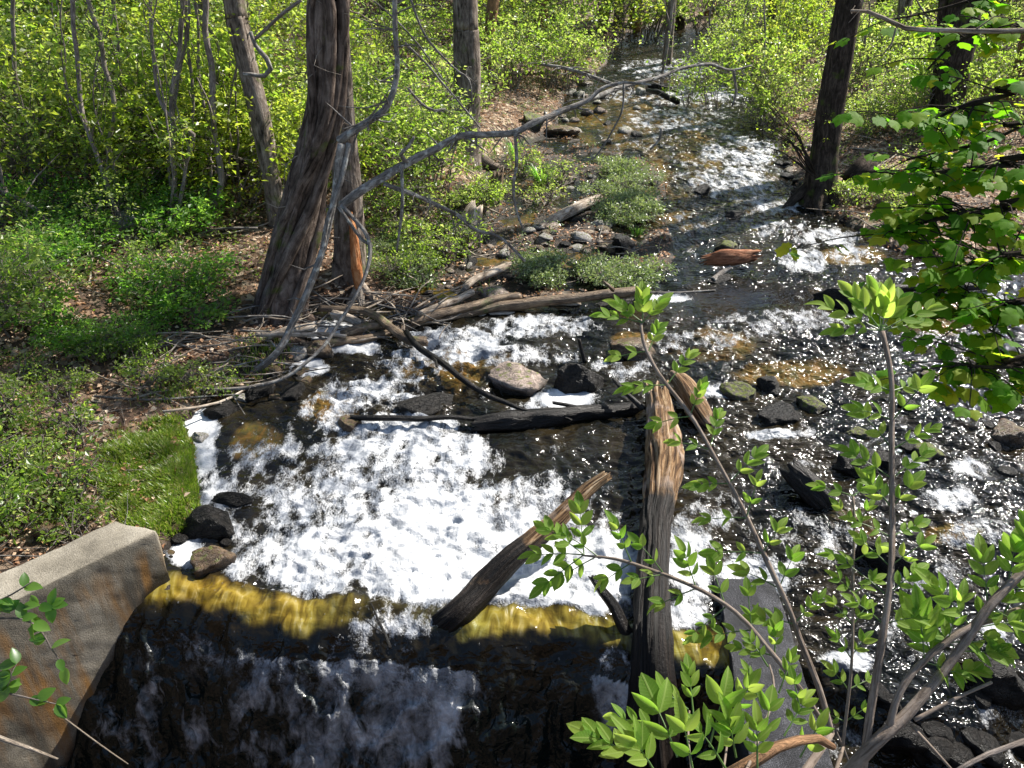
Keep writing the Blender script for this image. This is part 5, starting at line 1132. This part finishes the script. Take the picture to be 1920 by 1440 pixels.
def maple_leaf_mesh(k):
    out = [(0, 0), (.12, -.07), (.36, .02), (.38, .15), (.56, .34), (.45, .42), (.46, .64), (.26, .66), (.0, 1.0)]
    pts = out + [(-x, y) for x, y in out[-2:0:-1]]
    pts = [(x * 1.02, y * .95) for x, y in pts]
    V = [(0, .30, 0.0)] + [(x, y, -.16 * (x * x + (y - .3) ** 2) * 2 + .12 * abs(x) * (1 if k % 2 else -.3) + random.gauss(0, .02)) for x, y in pts]
    n = len(pts); F = [(0, i + 1, (i + 1) % n + 1) for i in range(n)]
    return npmesh('leaf', V, F, M['leaf_maple'], rnd=np.full(len(V), random.random() * .2), smooth=True)
maple_leaf = [maple_leaf_mesh(k) for k in range(4)]
def frame(o, d, nrm):
    d = Vector(d).normalized(); s = d.cross(Vector(nrm)).normalized(); n = s.cross(d)
    return Matrix(((s.x, d.x, n.x, o.x), (s.y, d.y, n.y, o.y), (s.z, d.z, n.z, o.z), (0, 0, 0, 1)))
def compound(root, pw, base, d, length, pairs, ll, up=Vector((0, 0, 1)), droop=.25, closed=0.0):
    d = Vector(d).normalized(); side = d.cross(up).normalized(); nrm = side.cross(d).normalized()
    pts = [base + d * length * t - up * droop * length * t * t for t in (0, .35, .7, 1)]
    rm = MB(); rm.tube([p - base for p in pts], [.0022, .0018, .0014, .0009], 5, .04, cap=False)
    rc = rm.build('compound_leaf', M['stem_green'], root); pm = Matrix.Translation(base); rc.matrix_basis = pw.inverted() @ pm
    rc.data.attributes.new('rnd', 'FLOAT', 'POINT')
    def addl(p, dd, s_):
        m = frame(p, dd, nrm + Vector((random.gauss(0, .25), random.gauss(0, .25), random.gauss(0, .25)))) @ Matrix.Scale(s_, 4)
        l = bpy.data.objects.new('leaflet', random.choice(ash_leaf)); COL.objects.link(l); l.parent = rc; l.matrix_basis = pm.inverted() @ m
    for i in range(pairs):
        t = .38 + .5 * i / max(1, pairs - 1) if pairs > 1 else .6
        p = base + d * length * t - up * droop * length * t * t; a = R(52 - 8 * i) * (1 - closed)
        for sg in (-1, 1):
            dd = d * math.cos(a) + side * sg * math.sin(a) + nrm * random.uniform(-.1, .2 + closed) - up * .12
            addl(p, dd, ll * random.uniform(.85, 1.05) * (1 - .08 * abs(i - pairs / 2)))
    addl(pts[-1], (pts[-1] - pts[-2]).normalized(), ll * random.uniform(1.0, 1.15))
def view_dir(px_, py_): return -ray(px_, py_).normalized()
def ash(name, stems, label, groups, cat='sapling', mat='bark_ash', ext=None):
    """stems: list of (px,py,r,Y) lists; groups: (px,py,Y,screen angle deg,length px,pairs,leaflet px,closed)"""
    P0, _ = path_y(stems[0][:1]); root = empty(name, P0[0]); pw = Matrix.Translation(P0[0].copy())
    for st in stems:
        P, r = path_y(st); r = [q_ * .82 for q_ in r]; mb = MB(); mb.tube(P, r, 12, .03, .05, 3, wob=.008); mb.build('stem', M[mat], root, pw)
    if ext:
        mb = MB(); P, r = path_y(ext[:1]); mb.tube([P[0]] + [Vector(q) for q in ext[1]], [r[0]] + [r[0] * 1.2] * len(ext[1]), 12, .06, .05, 3); mb.build('stem', M[mat], root, pw)
    for (a, b, Y, ang, ln, pairs, lp, cl) in groups:
        base = PY(a, b, Y); sc = depth(base) / FPX; v = view_dir(a, b); right = Vector((1, 0, 0)); upv = Vector((0, SP, CP))
        d = right * math.cos(R(ang)) + upv * math.sin(R(ang)) + v * random.uniform(-.35, .35)
        up = (Vector((0, 0, 1)) * .8 + v * .7).normalized()
        compound(root, pw, base, d, ln * sc, pairs, lp * sc, up, droop=random.uniform(.1, .3), closed=cl)
    return tag(root, label, cat)
def along(st, n, t0, t1, ln, lp, per=2, pairs=(2, 3), px=None):
    """compound leaves along a stem path given in px; alternate sides"""
    P = np.array([(a, b, Y) for a, b, r, Y in st], float); seg = np.concatenate([[0], np.cumsum(np.hypot(*np.diff(P[:, :2], axis=0).T))]); out = []
    for i in range(n):
        s_ = (t0 + (t1 - t0) * i / max(1, n - 1)) * seg[-1]; a, b, Y = [np.interp(s_, seg, P[:, k]) for k in range(3)]
        k = min(len(P) - 2, int(np.searchsorted(seg, s_, 'right') - 1)); dx, dy = P[k + 1, 0] - P[k, 0], -(P[k + 1, 1] - P[k, 1]); th = math.degrees(math.atan2(dy, dx))
        for j in range(per):
            sg = 1 if (j + i) % 2 else -1
            out.append((a, b, Y, th + sg * random.uniform(30, 75), ln * random.uniform(.75, 1.2), random.randint(*pairs), lp * random.uniform(.8, 1.15), random.uniform(0, .35)))
    return out
B_ = [(1618, 1440, 9, 1.30), (1632, 1330, 9, 1.38), (1655, 1180, 8, 1.5), (1668, 1080, 7, 1.6), (1672, 950, 6.5, 1.75), (1674, 800, 6, 1.9), (1670, 700, 5.5, 2.0), (1652, 620, 5.5, 2.1)]
A_ = [(1590, 1450, 16, 1.30), (1640, 1395, 15, 1.32), (1690, 1350, 13, 1.36), (1740, 1290, 11, 1.42), (1790, 1225, 10, 1.48), (1850, 1140, 10, 1.55), (1925, 1065, 10, 1.62)]
A2 = [(1668, 1372, 9, 1.34), (1680, 1320, 8, 1.38), (1710, 1265, 8, 1.43), (1760, 1215, 8, 1.48), (1820, 1175, 8, 1.52), (1880, 1158, 8, 1.56), (1930, 1140, 8, 1.6)]
A3 = [(1715, 1350, 5, 1.36), (1790, 1310, 4, 1.4), (1860, 1280, 3.5, 1.44)]
A4 = [(1710, 1362, 4, 1.36), (1745, 1400, 3.5, 1.3), (1785, 1445, 3, 1.24)]
D_ = [(1558, 1372, 7, 1.32), (1535, 1290, 7, 1.38), (1500, 1200, 6.5, 1.46), (1478, 1140, 6, 1.5), (1440, 1060, 6, 1.58), (1385, 940, 5, 1.72), (1335, 850, 4.5, 1.82), (1290, 775, 4.5, 1.92), (1235, 700, 4.5, 2.02), (1208, 640, 4, 2.1), (1205, 600, 3, 2.16)]
E_ = [(1556, 1378, 6, 1.32), (1500, 1290, 6, 1.36), (1440, 1215, 5.5, 1.42), (1380, 1150, 5, 1.48), (1300, 1100, 4.5, 1.55), (1210, 1062, 4, 1.62), (1150, 1045, 3.5, 1.66), (1090, 1040, 2, 1.68)]
C_ = [(1580, 1400, 3.5, 1.45), (1590, 1300, 3.5, 1.52), (1600, 1150, 3, 1.65), (1604, 1000, 3, 1.8), (1600, 930, 2.5, 1.88)]
Ct = [(1580, 1190, 3, 1.5)]
gB = along(B_, 9, .33, .86, 78, 34) + [(1652, 620, 2.1, a, l * .95, 3, s_ * .78, c) for a, l, s_, c in ((95, 95, 60, .5), (150, 120, 50, .2), (125, 90, 55, .4), (60, 95, 58, .4), (30, 130, 50, .2), (170, 90, 44, .3), (80, 70, 60, .6), (15, 90, 42, .2))]
gA = along(A_, 6, .5, 1.0, 105, 50, 2, (3, 3)) + along(A2, 5, .4, 1.0, 95, 46, 2, (2, 3))
ash('ash_sapling', [A_, A2, B_, A3, A4], 'tall forked ash sapling rising from the lower right with an upright leafy leader', gB + gA,
    ext=[(1590, 1450, 16, 1.30), [(.62, .75, 1.6), (.75, .25, 1.25)]])
gD = along(D_, 9, .25, .93, 72, 31, 2) + [(1205, 605, 2.15, a, l * .9, 3, s_ * .82, .3) for a, l, s_ in ((90, 60, 42), (140, 70, 40), (50, 60, 40), (165, 80, 36))]
gE = along(E_, 7, .3, .95, 76, 31, 2) + [(1095, 1040, 1.68, a, 90, 3, 38, .1) for a in (95, 140, 175, 215)]
ash('ash_sapling', [D_, E_], 'slender ash sapling arching left in two long shoots over the ochre log', gD + gE, ext=[(1558, 1372, 7, 1.32), [(.55, .9, 2.0), (.6, .25, 1.25)]])
gC = along(C_, 8, .1, 1.0, 48, 26, 2, (2, 2))
ash('ash_sapling', [C_], 'hair thin grey ash shoot between the two larger saplings', gC, ext=[(1580, 1400, 3.5, 1.45), [(.7, .9, 1.8), (.75, .2, 1.25)]])
low = []
for a, b, ang, l, s_, Y in ((1270, 1420, 110, 110, 88, .85), (1330, 1400, 75, 120, 92, .86), (1210, 1430, 150, 120, 74, .9), (1300, 1340, 95, 90, 58, .98), (1290, 1330, 140, 80, 50, .98), (1370, 1345, 60, 90, 56, .98), (1250, 1370, 160, 100, 60, .92), (1380, 1420, 100, 90, 70, .85), (1430, 1400, 80, 90, 56, .95), (1430, 1330, 110, 80, 48, 1.1), (1470, 1380, 60, 90, 50, 1.05),
                        (1440, 1250, 120, 70, 44, 1.2), (1460, 1300, 70, 80, 46, 1.15), (1500, 1330, 100, 70, 44, 1.1), (1500, 1420, 60, 80, 50, 1.0), (1420, 1440, 90, 90, 60, .85), (1360, 1440, 120, 110, 78, .8), (1300, 1450, 100, 110, 96, .75), (1230, 1450, 120, 100, 80, .78)):
    if (a > 1400 and b < 1340): s_ *= .8
    low.append((a, b, Y, ang, l * .9, random.choice((2, 3)), s_ * random.uniform(.55, .8), random.uniform(0, .3)))
low_st = [[(1390, 1460, 4, .8), (1420, 1380, 3.5, 1.0), (1450, 1300, 3, 1.12), (1440, 1245, 2, 1.2)], [(1300, 1500, 3, .7), (1290, 1400, 2.5, .85), (1295, 1335, 2, .98)], [(1350, 1500, 3, .72), (1360, 1420, 2.5, .84), (1372, 1340, 2, .98)]]
ash('ash_sapling', low_st, 'low ash seedling with large fresh leaves at the bottom edge before the pier', low, ext=[(1390, 1460, 4, .8), [(.3, .45, 2.2), (.35, .1, 1.25)]])
limb('bent_branch', [(1340, 1470, 12, .86), (1400, 1435, 12, .88), (1450, 1402, 10, .92), (1490, 1388, 9, .95), (1530, 1384, 8, 1.0), (1560, 1400, 6, 1.02)], 'bark_warm', 'smooth tan branch bending over the foot of the pier', 'branch')
limb('bare_twig', [(1920, 1390, 5, 1.5), (1850, 1415, 4.5, 1.45), (1790, 1450, 4, 1.4)], 'bark_thin', 'bare twig crossing the lower right corner', 'branch')
limb('bare_twig', [(1550, 1330, 2, 1.5), (1580, 1400, 2, 1.45), (1600, 1450, 2, 1.4)], 'bark_thin', 'fine bare twig beside the pier', 'branch')

# left foreground spray with oval leaves
P0 = PY(-40, 1290, 1.75); root = empty('leafy_branch', P0); pw = Matrix.Translation(P0.copy()); mb = MB(); oval = []
twl = [[(-40, 1140, 3, 1.75), (20, 1115, 3, 1.8), (60, 1090, 2, 1.82)], [(-40, 1160, 3, 1.75), (40, 1160, 3, 1.75), (75, 1180, 2.5, 1.74), (95, 1215, 2, 1.72), (120, 1250, 1.5, 1.7)],
       [(-40, 1290, 3, 1.6), (20, 1300, 3, 1.6), (70, 1312, 2, 1.58), (105, 1320, 1.5, 1.57)], [(-20, 1150, 2, 1.75), (40, 1140, 2, 1.78), (95, 1135, 1.5, 1.8)], [(10, 1300, 2, 1.6), (20, 1265, 1.5, 1.63), (30, 1245, 1, 1.65)]]
for t_ in twl:
    P, r = path_y(t_); Cc, _r = mb.tube(P, [q * .6 for q in r], 6, .03, .05, 3, wob=.004)
    for k in range(max(9, int(len(Cc) * 1.3))):
        b = Vector(Cc[random.randrange(1, len(Cc))]); oval.append(b)
mb.build('stem', M['bark_thin'], root, pw)
oval_leaf = leaflet_mesh('leaf', M['leaf_ash'], .62, .15, .3)
oval_leaf.materials[0] = M['leaf_bright']
for b in oval:
    a = random.uniform(0, 6.28); d = Vector((math.cos(a), .5 * math.sin(a), .45 * math.sin(a)))
    l = link('leaf', oval_leaf, root); l.matrix_basis = pw.inverted() @ (frame(b, d, Vector((random.gauss(0, .4), -.4 + random.gauss(0, .3), 1))) @ Matrix.Scale(random.uniform(.04, .062), 4))
tag(root, 'leafy twig with small bright leaves hanging before the concrete wall', 'branch')
limb('bare_twig', [(-20, 1378, 5, 1.6), (60, 1405, 3.5, 1.58), (110, 1425, 2, 1.56)], 'dead', 'dead grey twig at the lower left before the dark water', 'branch')
limb('bare_twig', [(100, 1330, 1.2, 1.7), (160, 1375, 1.2, 1.7), (240, 1430, 1, 1.7)], 'dead', 'hair thin bare twig trailing over the dark water', 'branch')
limb('water_twig', [(733, 1215, 3, 2.98), (722, 1190, 3, 3.1), (708, 1160, 2, 3.2), (695, 1130, 1.2, 3.3)], 'wet_wood', 'small dark twig caught on the falls left of the diagonal log', 'twig', parts=[[(722, 1190, 2, 3.1), (700, 1175, 1.5, 3.12), (680, 1158, 1, 3.15)]])

# ------------------------------------------------------------------ overhanging maple
mroot = empty('maple_tree', (4.6, 3.2, 0)); mz = float(ground_h(np.array([4.9]), np.array([2.6]))[0]); mpw = Matrix.Translation(Vector((4.6, 3.2, 0)))
mb = MB(); mb.tube([(4.9, 2.6, -.4), (4.85, 2.7, 1.5), (4.75, 2.9, 3.2), (4.7, 3.0, 4.6), (4.6, 3.0, 7)], [.16, .14, .11, .09, .04], 18, .1, .06, 7); mb.build('trunk', M['bark'], mroot, mpw)
mb = MB(); nodes = []
MBR = [([(1985, 150, 7, 3.5), (1900, 175, 6, 3.5), (1830, 190, 5, 3.55), (1770, 215, 3, 3.6), (1720, 250, 2, 3.65)], 34),
       ([(1985, 40, 6, 3.9), (1900, 50, 5, 3.9), (1840, 60, 4, 3.9), (1780, 90, 2, 3.95), (1740, 130, 2, 4.0)], 22),
       ([(1985, 285, 7, 3.5), (1900, 310, 6, 3.55), (1820, 318, 5, 3.6), (1740, 325, 3.5, 3.7), (1660, 335, 2, 3.8)], 62),
       ([(1985, 365, 7, 3.3), (1900, 390, 6, 3.35), (1820, 400, 5, 3.4), (1740, 415, 3, 3.45), (1655, 445, 2, 3.5)], 74),
       ([(1985, 470, 7, 3.1), (1900, 480, 6, 3.1), (1830, 500, 5, 3.15), (1770, 540, 3, 3.2), (1720, 600, 2, 3.25)], 70),
       ([(1985, 560, 6, 2.9), (1920, 560, 5, 2.9), (1850, 580, 4, 2.95), (1790, 610, 2, 3.0)], 46),
       ([(1985, 650, 6, 2.7), (1920, 680, 5, 2.7), (1860, 690, 4, 2.7), (1790, 685, 2, 2.75)], 40),
       ([(1985, 225, 5, 3.7), (1910, 240, 4, 3.7), (1840, 270, 3, 3.75), (1700, 300, 2, 3.9)], 26),
       ([(1940, -40, 5, 4.2), (1850, -10, 4, 4.2), (1790, 10, 3, 4.2), (1700, 30, 2, 4.3)], 16)]
for st, n in MBR:
    P, r = path_y(st); hub = Vector((4.72, 3.0, min(4.4, max(1.5, P[0].z + .3)))); Cc, rr_ = mb.tube([hub] + P, [r[0] * 1.3] + r, 8, .06, .05, 3, wob=.008)
    k0 = int(len(Cc) * .3)
    vis = [k for k in range(len(Cc)) if project(*Cc[k])[0] < 1990]
    for i in range(max(6, int(n * .62))):
        k = vis[int(random.random() ** .8 * (len(vis) - 1))]; o = Vector(Cc[k])
        e = o + Vector((random.gauss(-.03, .17), random.gauss(0, .17), random.gauss(-.03, .05))); mb.tube([o, o.lerp(e, .5) + Vector((0, 0, .02)), e], [.004, .003, .0015], 5, .05, cap=False, wob=.01)
        for j in range(5): nodes.append(o.lerp(e, random.uniform(.3, 1.05)))
mb.build('branches', M['bark_dark'], mroot, mpw)
random.shuffle(nodes)
restV = []
for i, b in enumerate(nodes):
    a = random.uniform(0, 6.28); tip = Vector((math.cos(a), math.sin(a), random.uniform(-.75, -.15)))
    tone = random.uniform(.05, .092)
    base = b + Vector((math.cos(a), math.sin(a), 0)) * .03
    mtx = frame(base, tip, Vector((random.gauss(0, .3), random.gauss(-.1, .3), 1))) @ Matrix.Scale(tone, 4)
    if i < 295:
        l = link('leaf', maple_leaf[i % 4], mroot); l.matrix_basis = mpw.inverted() @ mtx
    else: restV.append(mtx)
if restV:
    me0 = maple_leaf[0]; v0 = np.zeros(len(me0.vertices) * 3); me0.vertices.foreach_get('co', v0); v0 = v0.reshape(-1, 3); f0 = np.array([tuple(p.vertices) for p in me0.polygons])
    VV = np.concatenate([np.c_[v0, np.ones(len(v0))] @ np.array(m)[:3].T for m in restV]); FF = np.concatenate([f0 + i * len(v0) for i in range(len(restV))])
    o = link('leaves', npmesh('leaves', VV, FF, M['leaf_maple'], rnd=np.repeat(rng.uniform(0, 1, len(restV)), len(v0))), mroot, None, mpw); o['kind'] = 'stuff'
tag(mroot, 'young maple whose leafy boughs overhang the stream from the right edge', 'tree')

# prototypes never placed are removed
for L_ in protos.values():
    for o in L_:
        if o.name not in used:
            for c in kids(o): bpy.data.objects.remove(c)
            bpy.data.objects.remove(o)

finish_labels()
